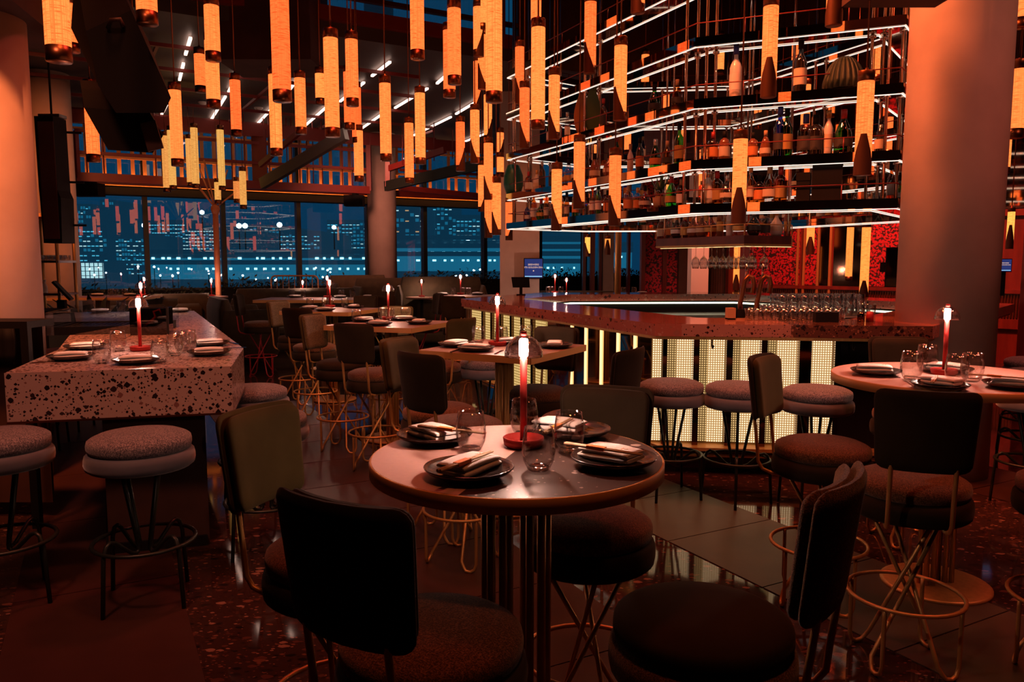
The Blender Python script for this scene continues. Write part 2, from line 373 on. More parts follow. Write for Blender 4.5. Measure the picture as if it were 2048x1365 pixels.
ADDED_SPOTS=[  # x,y,z, target, power, colour, cone, label
 (-3.25,2.5,6.2,-3.78,5.6,1.2,480,WARM,38,'added black ceiling spotlight aimed at the front left column'),
 (.1,5.3,5.6,3.1,5.8,2.4,330,(1.,.19,.055),70,'added black ceiling spotlight aimed at the big right column'),
 (5.2,2.8,6.2,3.4,5.7,1.6,60,PINK,80,'added black ceiling spotlight aimed at the right flank of the big column'),
 (-5.6,9.3,4.4,-7.5,13,1.8,130,WARM,75,'added black ceiling spotlight aimed at the back left column'),
 (-2.6,13.5,4.4,-3.2,19,1.5,190,PINK,60,'added black ceiling spotlight aimed at the column by the windows'),
 (-.3,12.0,4.4,.2,14.4,1.5,26,WARM,70,'added black ceiling spotlight aimed at the square pillar with the screen'),
 (.6,1.2,6.2,.2,2.4,1.0,36,WARM,70,'added black ceiling spotlight over the near round table'),
 (-1.3,3.2,6.2,-1.6,5.2,1.0,60,WARM,70,'added black ceiling spotlight over the middle dining tables'),
 (-1.9,.6,6.2,-2.2,4.1,.9,135,PINK,44,'added black ceiling spotlight over the terrazzo communal table'),
 (2.6,2.2,6.2,2.3,3.6,1.0,36,WARM,66,'added black ceiling spotlight over the right round table'),
 (1.2,4.2,6.2,1.7,5.6,1.1,70,WARM,60,'added black ceiling spotlight over the front of the bar'),
 (-.9,7.0,6.2,-.6,8.6,1.1,110,WARM,66,'added black ceiling spotlight over the left end of the bar'),
 (4.6,10.2,5.6,6.3,12.9,1.5,620,(1.,.15,.075),80,'added black ceiling spotlight aimed at the crimson papered wall'),
 (4.2,8.0,6.0,6.2,8.4,.9,170,RED,80,'added black ceiling spotlight over the far right seating'),
 (2.75,12.5,3.6,3.1,13.6,1.3,55,PINK,60,'added black spotlight aimed at the white plaster pillar beyond the bar'),
 (2.2,8.8,6.3,2.3,8.0,1.5,170,WARM,100,'added black ceiling spotlight above the hanging bar shelves'),
 (-.6,5.0,6.3,-.6,5.6,0,70,RED,110,'added black ceiling spotlight with red beam over the dining floor'),
 (3.9,2.4,6.2,3.6,4.6,0,90,RED,70,'added black ceiling spotlight over the right aisle'),
]
for a in ADDED_SPOTS: added_ceiling_spot(*a)
# ------------------------------------------------------------------ room shell
FO=Vector((-.88,21.4,0)); FU=Vector((.869,.495,0)); FN=Vector((.495,-.869,0))
def FP(u,n,z): return FO+FU*u+FN*n+Vector((0,0,z))
def fu(px,n=0,zz=2.4):
    """position along the window front of a photograph column"""
    k=(px-1024)/FOC; c,s=math.cos(PIT),math.sin(PIT)
    a=FO+FN*n
    # a.x+u*FU.x = k*((a.y+u*FU.y)*c-(zz-1.6)*s)
    return (k*(a.y*c-(zz-1.6)*s)-a.x)/(FU.x-k*FU.y*c)
def S(o): o['kind']='structure'; return o
fl=MB(); fl.prism([(-13,-3.5),(9.5,-3.5),(9.5,26),(-13,26)],-.2,0)
floor=S(obj('floor',fl,M['floor']))
# strips of large matt tiles laid into the terrazzo (their own joints, a hair proud)
TD=Vector((.47,-.883,0)); TN=Vector((.883,.47,0))
def tile_strip(n0,n1,t0,t1,step,mat,cuts):
    tl=MB().box(0.004,(n1-n0)/cuts-.004,0.004,step-.004,0,.004).mesh('tile',mat)
    t=t0
    while t<t1:
        for k in range(cuts):
            o=link('tile',tl,floor); p=TN*(n0+(n1-n0)/cuts*k)+TD*(t+step)
            o.location=(p.x,p.y,0.0005); o.rotation_euler=(0,0,math.atan2(TN.y,TN.x))
        t+=step
tile_strip(-.42,.30,-9,3,1.2,M['floortiler'],1)
tile_strip(.98,2.02,-9,2.6,.72,M['floortiler'],1)
tile_strip(2.82,3.63,-7,2.6,.72,M['floortile'],1)
tile_strip(5.3,6.1,-4,3,.8,M['floortiler'],1)
S(obj('ceiling',MB().prism([(-13,-3.5),(9.5,-3.5),(9.5,26),(5.5,26)]+[tuple(FP(6.5,-.2,0)[:2]),tuple(FP(5.2,5.0,0)[:2]),tuple(FP(1.6,8.4,0)[:2]),tuple(FP(-13,8.4,0)[:2]),(-13,4)],6.5,6.7),M['ceil']))
S(obj('wall_upper',MB().bar(FP(-3.7,8.4,5.55),FP(1.6,8.4,5.55),.1,1.9).bar(FP(1.6,8.4,5.55),FP(5.2,5.0,5.55),.1,1.9).bar(FP(5.2,5.0,5.55),FP(6.5,-.2,5.55),.1,1.9),M['wallbrown']))
S(obj('wall_back',MB().box(-13,9.5,-3.7,-3.5,-.2,6.7),M['wallbrown']))
S(obj('wall_left',MB().box(-13.2,-13,-3.7,16,-.2,6.7),M['wallbrown']))
S(obj('wall_right',MB().box(9.5,9.7,-3.7,26,-.2,6.7),M['redwood']))
# window front: sill wall, transom, panes, upper lights
ux0=fu(-150); ux1=fu(1300)
def fbar(u0,u1,n0,n1,z0,z1,b=None,mi=0):
    b=b or MB()
    vs=[FP(u,n,z) for z in (z0,z1) for n in (n1,n0) for u in (u0,u1)]
    return b.add(vs,[(0,2,3,1),(4,5,7,6),(0,1,5,4),(2,6,7,3),(0,4,6,2),(1,3,7,5)],False,mi)
S(obj('trim_1',fbar(ux0,ux1,-.15,.15,-.2,.96),M['black']))
S(obj('trim_2',fbar(ux0,ux1,-.2,.22,3.02,3.2),M['black']))
S(obj('trim_3',fbar(ux0,ux1,-.1,.26,3.2,3.28),M['brass']))
S(obj('trim_4',fbar(ux0,ux1,-.2,.2,4.55,4.75),M['redsteel']))
MX=[-150,0,146,291,446,596,735,848,968,1078,1168,1300]
for i in range(len(MX)-1):
    a,b_=fu(MX[i]),fu(MX[i+1])
    wo=S(empty('window_%d'%(i+1),FP(a,0,.3)))
    inv=Matrix.Translation(-Vector(wo.location))
    def put(nm,mb,mat):
        mb.v=[tuple(inv@Vector(p)) for p in mb.v]; return obj(nm,mb,mat,wo)
    put('mullion',fbar(a-.05,a+.05,-.1,.1,.3,4.55),M['greenmetal'])
    put('pane',fbar(a+.05,b_-.05,-.008,.008,.3,3.02),M['pane'])
    put('upper_pane',fbar(a+.05,b_-.05,-.008,.008,3.28,4.55),M['pane'])
    put('sash_bar',fbar(a+.05,b_-.05,-.03,.03,.95,1.0),M['greenmetal'])
# soffit over the window side with recessed light strips
so=MB(); so.prism([tuple(FP(-13,8.4,0)[:2]),tuple(FP(1.6,8.4,0)[:2]),tuple(FP(5.2,5.0,0)[:2]),tuple(FP(6.5,-.2,0)[:2]),tuple(FP(-14,-.2,0)[:2])],4.62,4.8)
S(obj('ceiling_lower',so,M['soffit'])); 
strips=[((381,76),(371,109)),((367,127),(359,160)),((481,138),(457,184)),((451,193),(421,242)),((592,162),(575,185)),((543,218),(513,250)),((660,208),(612,250)),
 ((780,124),(744,152)),((728,165),(680,203)),((855,177),(790,216)),((762,230),(722,258)),((890,153),(874,167)),((952,204),(912,228)),((902,234),(825,272)),((975,266),(925,285)),((492,88),(491,121)),
 ((335,206),(322,232)),((560,120),(545,140))]
SORD=sorted(strips)
for a,b_ in strips:
    A=G(*a,4.572); B=G(*b_,4.572)
    o=obj('light_strip',MB().bar(A-A,B-A,.04,.03),M['ledpink'],None,A)
    tag(o,f'recessed pinkish light strip in the lower ceiling, {ORD[SORD.index((a,b_))]} from the left','light strip','light strips in the lower ceiling')
# oxblood grid under the soffit
gb=MB()
for n in (1.55,3.0,4.4,5.8,7.2): gb.bar(FP(-11.5,n,4.515),FP(-1.2-.5*n,n,4.515),.05,.05)
for u in (-10.5,-8.6,-6.7,-4.8,-2.5): gb.bar(FP(u,7.2 if u<-5 else 2.6,4.515),FP(u,0.6,4.515),.04,.05)
tag(obj('steel_grid',gb,M['redsteel']),'oxblood steel grid fixed under the dark lower ceiling','ceiling grid')
# upper glazed band above the soffit edge
ub=empty('upper_glazing',FP(0,8.4,4.8)); ub['label']='oxblood framed glazed band above the lower ceiling edge'; ub['category']='glazing'
inv=Matrix.Translation(-Vector(ub.location))
def putu(nm,mb,mat):
    mb.v=[tuple(inv@Vector(p)) for p in mb.v]; return obj(nm,mb,mat,ub)
putu('rail',fbar(-12,-3.7,8.36,8.5,4.8,4.98),M['redsteel']); putu('rail',fbar(-12,-3.7,8.38,8.46,5.12,5.18),M['bronze']); putu('rail',fbar(-12,-3.7,8.36,8.5,5.7,5.86),M['redsteel'])
for u in (-11,-9.6,-8.2,-6.8,-5.4,-4): putu('post',fbar(u,u+.07,8.38,8.48,4.98,6.5),M['redsteel'])
for k in range(5): putu('pane',fbar(-10.9+k*1.4,-9.62+k*1.4,8.42,8.43,4.98,6.5),M['pane'])
# suspended oxblood steel truss in front of the upper lights
TRN=2.2
tr=empty('steel_truss',FP(-7,TRN,3.2)); tag(tr,'oxblood steel box truss with thin rods hung before the upper windows','truss')
inv2=Matrix.Translation(-Vector(tr.location))
def putt(nm,mb,mat):
    mb.v=[tuple(inv2@Vector(p)) for p in mb.v]; return obj(nm,mb,mat,tr)
ta,tb=fu(158,TRN),fu(740,TRN)
putt('top_beam',MB().bar(FP(fu(60,TRN),TRN,4.27),FP(fu(985,TRN),TRN,4.27),.14,.24),M['redsteel'])
putt('lower_beam',MB().bar(FP(ta,TRN,3.17),FP(tb,TRN,3.17),.12,.16),M['redsteel'])
for z in (3.62,4.02): putt('rail',MB().bar(FP(ta,TRN,z),FP(tb,TRN,z),.05,.06),M['redsteel'])
putt('post',MB().bar(FP(ta,TRN,3.15),FP(ta,TRN,4.0),.1,.12),M['redsteel']); putt('post',MB().bar(FP(tb,TRN,3.15),FP(tb,TRN,4.4),.1,.12),M['redsteel'])
putt('plate',MB().bar(FP(fu(523,TRN),TRN,3.2),FP(fu(523,TRN),TRN,4.3),.3,.05),M['redsteel'])
for px in (180,214,318,330,355,470,496,535,545,580,590,605,620,632,650,690,710):
    putt('rod',MB().tube([FP(fu(px,TRN),TRN-.1,3.2),FP(fu(px,TRN),TRN-.1,4.6)],.012,6),M['redsteel'])
putt('brace',MB().bar(D(524,368,14.9),D(692,268,13.6),.1,.2),M['steel'])
putt('brace',MB().bar(D(520,330,15),D(610,255,14),.06,.1),M['redsteel'])
tr2=empty('steel_truss',D(775,372,16.4)); tag(tr2,'dark steel truss arm reaching from the window column towards the bar','truss')
inv3=Matrix.Translation(-Vector(tr2.location))
def put3(nm,mb,mat):
    mb.v=[tuple(inv3@Vector(p)) for p in mb.v]; return obj(nm,mb,mat,tr2)
put3('lower_beam',MB().bar(D(772,373,16.6),D(1010,318,14.5),.1,.2),M['greenmetal']); put3('post',MB().bar(D(776,374,16.6),D(776,305,16.6),.1,.14),M['redsteel'])
put3('upper_beam',MB().bar(D(776,338,16.6),D(890,300,15.4),.08,.12),M['redsteel']); put3('rail',MB().bar(D(800,376,18.2),D(1000,396,19.5),.1,.12),M['redsteel'])
put3('rail',MB().bar(D(800,340,18),D(1000,352,19.5),.06,.06),M['redsteel'])
for px,y0,y1 in ((805,330,250),(868,322,245),(905,318,260),(1000,318,215)): put3('rod',MB().tube([D(px,y0,16),D(px,y1,16)],.012,6),M['redsteel'])
# amber vertical slats of the upper windows, each one picked apart
ss=empty('slatted_screen',FP(-8,.35,3.28)); tag(ss,'row of upright amber metal slats in front of the upper windows','screen')
inv4=Matrix.Translation(-Vector(ss.location)); sl=MB().box(-.038,.038,-.015,.015,0,1.22).mesh('slat',M['brass'])
M['slatm']=pmat('amber_slat',(.8,.36,.12),.4,.2,emit=(1.,.36,.1),es=.0)
sl.materials[0]=M['slatm']
for px in (142,172,207,237,264,288,309,335,362,404,428,466,491,512,540,560,581,600,616,641,661,683,699,737,793,812,835,860,897,912,935,955):
    u=fu(px,.35,3.9); p=FP(u,.35,3.28)-Vector(ss.location)
    o=link('slat',sl,ss,p,math.atan2(FU.y,FU.x))
for z in (3.75,4.3):
    mb=fbar(ux0+1,fu(960),.33,.42,z,z+.05); mb.v=[tuple(inv4@Vector(p)) for p in mb.v]; obj('rail',mb,M['slatm'],ss)
# hidden up-lighting strip, added to brighten the slats
us=fbar(fu(150),fu(960),.42,.47,3.285,3.30); o=obj('added_wash_light',us,emat('added_amber_wash',(1.,.36,.1),19.0)); tag(o,'added thin amber light strip hidden at the foot of the upright slats','light strip')
S(obj('trim_30',fbar(ux0,ux1,.48,.51,3.2,3.36),M['redsteel']))  # lip added to keep the wash strip out of sight
# dark hanging bulkheads
S(obj('ceiling_bulkhead',MB().box(-3.75,-2.55,10.2,11.2,4.15,6.5),M['ceil']))
S(obj('ceiling_bulkhead',MB().prism([(-5.6,4.6),(-3.2,5.1),(-3.5,6.4),(-5.6,6.4)],3.28,6.5),M['ceil']))
S(obj('ceiling_bulkhead',MB().prism([(2.2,5.12),(2.83,5.2),(2.83,5.42),(2.2,5.42)],3.29,6.5),M['ceil']))
# ------------------------------------------------------------------ columns
def column(name,x,y,r,z0,z1): 
    return S(obj(name,MB().cyl(r,z0,z1,48),M['concrete'],None,(x,y,0)))
column('column_1',3.255,5.85,.341,0,6.5); column('column_2',-3.76,5.6,.341,0,3.3); column('column_3',-7.55,13,.341,0,4.62)
column('column_4',D(765,480,19)[0],19,.341,0,9)
S(obj('column_5',MB().box(-.36,.36,-.3,.3,0,4.62),M['concrete'],None,(D(1039,530,14.6)[0],14.6,0)))
# ------------------------------------------------------------------ crimson papered wall behind the bar
WA,WB=Vector((3.9,15.6,0)),Vector((8.4,11.6,0)); WU=(WB-WA).normalized(); WN=Vector((WU.y,-WU.x,0)); 
if WN.y>0: WN=-WN
def WP(u,n,z): return WA+WU*u+WN*n+Vector((0,0,z))
def wu(px,zz=1.7,n=0):
    k=(px-1024)/FOC; c,s=math.cos(PIT),math.sin(PIT); a=WA+WN*n
    return (k*(a.y*c-(zz-1.6)*s)-a.x)/(WU.x-k*WU.y*c)
def wbar(u0,u1,n0,n1,z0,z1,b=None):
    b=b or MB(); vs=[WP(u,n,z) for z in (z0,z1) for n in (n1,n0) for u in (u0,u1)]
    return b.add(vs,[(0,2,3,1),(4,5,7,6),(0,1,5,4),(2,6,7,3),(0,4,6,2),(1,3,7,5)])
wl=S(obj('wall_front',wbar(0,6.02,-.2,0,0,6.5),M['redwood']))
def pw(nm,mb,mat): return obj(nm,mb,mat,wl)
for a,b_ in ((1500,1600),(1612,1636),(1733,1818)): pw('paper_panel',wbar(wu(a),wu(b_),0,.02,1.17,2.3),M['damask'])
pw('mirror_panel',wbar(wu(1640),wu(1662),0,.02,1.17,2.3),M['mirrord']); pw('mirror_panel',wbar(wu(1668),wu(1728),0,.02,1.17,2.3),M['mirrord'])
for px in (1597,1610,1638,1662,1730): pw('brass_bead',wbar(wu(px)-.02,wu(px)+.02,0,.05,.7,2.3),M['brass'])
pw('dado_rail',wbar(0,6,0,.06,1.1,1.16),M['redwood']); pw('cap_rail',wbar(0,6,0,.06,2.3,2.4),M['redwood'])
pw('mirror_cladding',wbar(0,6,0,.02,2.42,4.3),M['mirror']); pw('mirror_cladding',wbar(0,6,0,.02,4.34,6.4),M['mirror'])
rb=MB()
for k in range(150): wbar(.02+k*.04,.042+k*.04,0,.025,.72,1.08,rb)
o=pw('fluted_dado',rb,M['bronze']); o['kind']='stuff'
pw('base_rail',wbar(0,6,0,.06,.55,.7),M['redwood'])
# darker papered return at the left of it, white pillar and fluted door
S(obj('wall_alcove',MB().prism([(2.75,16.6),(3.9,15.6),(4.0,15.75),(2.85,16.75)],0,4.6),M['redwood']))
p1,p2=G(1290,590,1.0),G(1380,590,1.0)
def vpanel(nm,px0,px1,y,z0,z1,mat,th=.05,lab=None,cat=None,kind=None):
    a=D(px0,520,y)[0]; b_=D(px1,520,y)[0]
    o=obj(nm,MB().box(0,b_-a,0,th,z0,z1),mat,None,(a,y,0))
    if lab: tag(o,lab,cat)
    if kind: o['kind']=kind
    return o
vpanel('wall_inner',1286,1384,14.9,0,3.2,M['damask'],.12,kind='structure')
vpanel('trim_5',1283,1291,14.8,0,3.2,M['redwood'],.2,kind='structure'); vpanel('trim_6',1326,1334,14.8,0,3.2,M['redwood'],.2,kind='structure')
vpanel('trim_7',1358,1386,14.75,0,3.2,M['wallbrown'],.3,kind='structure')
S(obj('column_6',MB().box(0,.30,0,.3,0,3.2),pmat('white_plaster',(.8,.66,.6),.7),None,(D(1383,520,13.6)[0],13.6,0)))
dr=vpanel('door_1',1417,1460,14.2,0,2.35,M['wallbrown'],.08,kind='structure')
fm=MB()
for k in range(9): fm.box(.01+k*.043,.035+k*.043,-.015,0,.05,2.3)
o=obj('flute',fm,M['wallbrown'],dr); o['kind']='stuff'
obj('door_handle',MB().tube([(.02,-.03,.9),(.02,-.05,.9),(.02,-.05,1.7),(.02,-.03,1.7)],.012,8),M['black'],dr)
vpanel('trim_8',1458,1470,14.0,0,3,M['redwood'],.2,kind='structure')
# red door frames and pale panel left of them
for i,(a,b_,y) in enumerate(((1166,1172,17.5),(1181,1190,17.2),(1198,1204,17.5),(1256,1261,17.0))): vpanel('trim_%d'%(9+i),a,b_,y,0,4.6,M['redwood'],.25,kind='structure')
vpanel('wall_passage',1205,1228,17.6,0.9,4.6,M['concrete'],.1,kind='structure')
bp=obj('brass_pole',MB().cyl(.055,0,4.6,16),M['brass'],None,(D(1236,530,13.4)[0],13.4,0)); tag(bp,'tall brass pole standing beyond the bar by the red frames','pole')
# right side: red pillar, papered panel, stepped red panels
S(obj('wall_side',MB().prism([(5.62,8.6),(7.6,6.4),(7.8,6.6),(5.82,8.8)],0,4.6),M['redwood']))
sw=bpy.data.objects['wall_side']
WSA=Vector((5.62,8.6,0)); WSU=(Vector((7.6,6.4,0))-WSA).normalized(); WSN=Vector((WSU.y,-WSU.x,0))
if WSN.x>0: WSN=-WSN
def sbar(u0,u1,n0,n1,z0,z1):
    vs=[WSA+WSU*u+WSN*n+Vector((0,0,z)) for z in (z0,z1) for n in (n1,n0) for u in (u0,u1)]
    return MB().add(vs,[(0,2,3,1),(4,5,7,6),(0,1,5,4),(2,6,7,3),(0,4,6,2),(1,3,7,5)])
obj('paper_panel',sbar(.16,1.6,0,.02,1.42,2.25),M['damask'],sw); obj('frame_post',sbar(0,.13,0,.08,0,2.6),M['redwood'],sw)
obj('cap_rail',sbar(0,2.8,0,.1,2.27,2.38),M['redwood'],sw); obj('dado_rail',sbar(0,2.8,0,.08,1.3,1.4),M['redwood'],sw)
fm=MB()
for k in range(60): fm.box(.05+k*.045,.075+k*.045,0,.02,2.4,2.62)
o=obj('fluted_frieze',MB().add([tuple(WSA+WSU*p[0]+WSN*p[1]+Vector((0,0,p[2]))) for p in fm.v],fm.f),M['brass'],sw); o['kind']='stuff'
fm=MB()
for k in range(60): fm.box(.05+k*.045,.075+k*.045,0,.02,1.0,1.28)
o=obj('fluted_dado',MB().add([tuple(WSA+WSU*p[0]+WSN*p[1]+Vector((0,0,p[2]))) for p in fm.v],fm.f),M['bronze'],sw); o['kind']='stuff'
for z in (.25,.5,.75): obj('panel',sbar(.02,2.8,0,.05,z,z+.2),M['redwood'],sw)
# ------------------------------------------------------------------ the bar
def offset_poly(P, d):
    n=len(P); out=[]
    ar=sum(P[i][0]*P[(i+1)%n][1]-P[(i+1)%n][0]*P[i][1] for i in range(n)); sg=1 if ar>0 else -1
    L=[]
    for i in range(n):
        a=Vector((*P[i],0)); b=Vector((*P[(i+1)%n],0)); u=(b-a).normalized(); nn=Vector((-u.y,u.x,0))*sg
        L.append((a+nn*d,u))
    for i in range(n):
        (p,u),(q,v)=L[i-1],L[i]
        cr=u.x*v.y-u.y*v.x; t=((q.x-p.x)*v.y-(q.y-p.y)*v.x)/cr
        r=p+u*t; out.append((r.x,r.y))
    return out
BAR=[(-.615,9.41),(1.035,5.63),(2.93,5.41),(5.35,8.30),(3.45,11.5),(.4,11.3)]
BIN=offset_poly(BAR,.66)
def ring(outer,inner,z0,z1,mb=None,mi=0,segs=None):
    mb=mb or MB(); n=len(outer)
    for i in (segs if segs is not None else range(n)):
        j=(i+1)%n; a,b,c,d=outer[i],outer[j],inner[j],inner[i]
        mb.prism([a,b,c,d],z0,z1,mi)
    return mb
bar=empty('bar_counter',(2.0,8.3,0)); tag(bar,'large many-sided bar with terrazzo top and glowing panelled front','bar')
def bp_(nm,mb,mat,dx=(2.0,8.3,0)):
    mb.v=[(p[0]-dx[0],p[1]-dx[1],p[2]-dx[2]) for p in mb.v]; return obj(nm,mb,mat,bar)
bp_('counter_slab',ring(BAR,BIN,1.06,1.15,segs=[0]),M['terrapink'])
def lerp(a,b,t): return (a[0]+(b[0]-a[0])*t,a[1]+(b[1]-a[1])*t)
def bcslab(t0,t1,mat):
    a,b,c,d=lerp(BAR[1],BAR[2],t0),lerp(BAR[1],BAR[2],t1),lerp(BIN[1],BIN[2],t1),lerp(BIN[1],BIN[2],t0)
    bp_('counter_slab',MB().prism([a,b,c,d],1.06,1.15),mat)
M['terrared']=terrazzo('rosy_terrazzo',(.40,.19,.155),[(0,(.02,.01,.01)),(.55,(.04,.015,.015)),(.8,(.5,.26,.2))],26,60,.4,.1)
bcslab(0,.10,M['terrapink']); bcslab(.10,.5,M['terrared']); bcslab(.5,1,M['terradark'])
for i in (2,3,4,5): bp_('counter_slab',ring(BAR,BIN,1.06,1.15,segs=[i]),M['terrapink'])
O3=offset_poly(BAR,.30); O34=offset_poly(BAR,.36); O2=offset_poly(BAR,.03); O12=offset_poly(BAR,.12)
bp_('brass_edge',ring(O2,O12,1.035,1.06),M['brass'])
bp_('front_wall',ring(O34,offset_poly(BAR,.42),.16,1.05),M['mirrord'])
bp_('plinth',ring(O34,offset_poly(BAR,.5),0,.2),M['redwood'])
bp_('plinth_ledge',ring(offset_poly(BAR,.12),offset_poly(BAR,.37),.19,.215),M['brass'])
# brass foot rail
fr=MB(); FRP=offset_poly(BAR,.16)
fr.tube([(*FRP[k],.15) for k in range(6)],.014,8,closed=True)
bp_('foot_rail',fr,M['brass'])
# back side: inner wall, steel work top, light strip
bp_('inner_wall',ring(offset_poly(BAR,.60),offset_poly(BAR,.66),.1,1.05),M['black'])
bp_('work_top',ring(offset_poly(BAR,.66),offset_poly(BAR,1.25),.86,.9),M['steel'])
bp_('work_front',ring(offset_poly(BAR,1.2),offset_poly(BAR,1.25),.1,.86),M['steel'])
ls=MB(); LSP=offset_poly(BAR,.675)
for i in range(0,6): ls.bar((*LSP[i],1.03),(*LSP[(i+1)%6],1.03),.02,.02)
bp_('under_counter_light',ls,M['ledg'])
# glowing front
def seg_t(A,U,px,zz=.7):
    k=(px-1024)/FOC; c,s=math.cos(PIT),math.sin(PIT)
    return (k*(A[1]*c-(zz-1.6)*s)-A[0])/(U[0]-k*U[1]*c)
IN=offset_poly(BAR,.27)
def segbase(i):
    a=Vector((*IN[i],0)); b=Vector((*IN[(i+1)%6],0)); return a,(b-a).normalized(),(b-a).length
bA,bU,bL=segbase(1)
ang=math.atan2(bU.y,bU.x)
def frontbox(nm,A,U,t0,t1,y0,y1,z0,z1,mat,rz=0):
    an=math.atan2(U.y,U.x)
    p=A+U*t0-Vector((2.0,8.3,0)); o=obj(nm,MB().box(0,t1-t0,y0,y1,z0,z1),mat,bar,(p.x,p.y,0),an+rz); return o
def tp(px): return seg_t(bA,bU,px)
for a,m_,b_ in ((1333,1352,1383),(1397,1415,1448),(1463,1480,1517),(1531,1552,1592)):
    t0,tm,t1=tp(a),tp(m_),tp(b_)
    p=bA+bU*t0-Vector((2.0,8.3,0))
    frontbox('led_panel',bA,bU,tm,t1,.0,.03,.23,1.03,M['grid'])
    frontbox('led_panel',bA,bU,t0,tm-.002,.012,.04,.23,1.03,M['grid_dim'])
frontbox('led_panel',bA,bU,tp(1304),tp(1322),.0,.03,.23,1.03,M['grid'])
frontbox('led_panel',bA,bU,tp(1618),tp(1662),.0,.03,.23,1.03,M['grid'])
for a,b_ in ((1322,1333),(1383,1397),(1448,1463),(1517,1531),(1592,1618),(1662,1674)):
    frontbox('fin',bA,bU,tp(a)+.004,tp(b_)-.004,-.06,.06,.2,1.05,M['mirrord'])
frontbox('dark_panel',bA,bU,tp(1676),min(tp(1812),bL),-.02,.05,.2,1.05,M['black'])
aA,aU,aL=segbase(0)
ta_=lambda px: seg_t(aA,aU,px)
for a,b_ in ((944,967),(971,985),(989,1003),(1007,1024),(1028,1045),(1049,1066),(1071,1091)):
    frontbox('led_panel',aA,aU,ta_(a),ta_(b_),-.0,.03,.22,1.03,M['gridw'])
for a,b_ in ((967,971),(985,989),(1003,1007),(1024,1028),(1045,1049),(1066,1071)):
    frontbox('fin',aA,aU,ta_(a)+.004,ta_(b_)-.004,-.03,.05,.2,1.05,M['mirrord'])
ed=[1094,1144,1172,1203,1236,1270,1303]
for k in range(len(ed)-1):
    frontbox('mirror_panel',aA,aU,ta_(ed[k])+.012,ta_(ed[k+1])-.012,.0,.03,.22,1.05,M['mirror'])
for px in ed[1:-1]:
    frontbox('led_strip',aA,aU,ta_(px)-.008,ta_(px)+.008,-.015,.02,.22,1.03,M['ledwarm'])
# bag hooks under the counter
for (i,t) in ((0,.42),(0,.60),(1,.2),(1,.76)):
    a=Vector((*O12[i],0)); b=Vector((*O12[(i+1)%6],0)); p=a.lerp(b,t)-Vector((2.0,8.3,0))
    obj('bag_hook',MB().tube([(0,0,1.04),(0,0,.98),(0,-.02,.965),(0,-.04,.98),(0,-.04,.99)],.006,6),M['black'],bar,(p.x,p.y,0))
# ------------------------------------------------------------------ hanging bottle shelves
SH=[(-.074,9.9),(1.5,6.605),(2.93,6.0),(4.2,7.7),(3.0,10.55),(1.0,10.75)]
SHI=offset_poly(SH,.24)
LV=[1.993,2.353,2.847,3.34,3.84]; BT=.085
shelf=empty('hanging_bar_shelf',(2.0,8.3,2.0)); tag(shelf,'tiered hanging shelf of dark glass rings and white light lines over the bar','shelf')
def sp_(nm,mb,mat):
    mb.v=[(p[0]-2.0,p[1]-8.3,p[2]-2.0) for p in mb.v]; return obj(nm,mb,mat,shelf)
SHm=offset_poly(SH,.012); SHIm=offset_poly(SH,.228); SHr=offset_poly(SH,.02)
for li,z in enumerate(LV):
    sp_('shelf_board',ring(SH,SHI,z+.012,z+BT),M['mirror'])
    l=MB(); n=6
    for i in range(6):
        j=(i+1)%n
        l.bar((*SHm[i],z+.006),(*SHm[j],z+.006),.0062,.0062)
        l.bar((*SHIm[i],z+.006),(*SHIm[j],z+.006),.0062,.0062)
    sp_('light_line',l,M['led'])
    r=MB(); 
    r.tube([(*SHr[k],z+BT+.115) for k in range(6)],.005,6,closed=True)
    for i in range(6):
        a=Vector((*SHr[i],0)); b=Vector((*SHr[(i+1)%6],0)); L=(b-a).length; k=max(2,int(L/.75))
        for q in range(k):
            p=a.lerp(b,(q+.5)/k); r.tube([(p.x,p.y,z+BT),(p.x,p.y,z+BT+.115)],.005,6)
    sp_('guard_rail',r,M['redsteel'])
def poststk(p):
    m=MB(); m.tube([(p[0],p[1],LV[0]+BT),(p[0],p[1],6.5)],.013,8)
    for z in LV[1:]: m.cyl(.028,z-.012,z+.006,12,0,(p[0],p[1],0))
    sp_('post',m,M['chrome'])
SHp=offset_poly(SH,.04); SHq=offset_poly(SH,.2)
for i in range(6):
    j=(i+1)%6
    for Q in (SHp,SHq):
        for t in (.04,.5,.96) if i!=1 else (.05,.95): poststk(lerp(Q[i],Q[j],t))
# smoked mirror core behind the bottles, held between the rings
core=offset_poly(SH,.95)
# ------------------------------------------------------------------ bottles
def bmat(name,col,tr=True,rough=.06):
    if tr: return gmat(name,col,1.5,1.5,.02,.05)
    return pmat(name,col,rough,coat=.5)
BM={'clear':bmat('clear_bottle',(.85,.8,.78)),'amber':bmat('amber_bottle',(.75,.30,.07)),'blue':bmat('blue_bottle',(.05,.09,.55)),
    'green':bmat('green_bottle',(.08,.45,.10)),'dark':bmat('dark_bottle',(.012,.008,.007),False),'red':bmat('red_bottle',(.6,.04,.03)),
    'white':bmat('white_bottle',(.62,.55,.52),False,.35),'brown':bmat('brown_bottle',(.16,.05,.02),False)}
LABM={'cream':pmat('cream_label',(.55,.42,.3),.7),'white':pmat('white_label',(.65,.6,.56),.7),'black':pmat('black_label',(.03,.025,.025),.6),
      'orange':pmat('orange_label',(.6,.2,.05),.7),'gold':pmat('gold_label',(.5,.3,.1),.45,.6)}
CAPM={'black':M['black'],'red':pmat('red_cap',(.4,.02,.02),.4),'gold':M['brass'],'silver':M['steel'],'cork':pmat('cork',(.4,.24,.12),.8),'blue':pmat('blue_cap',(.02,.03,.2),.4)}
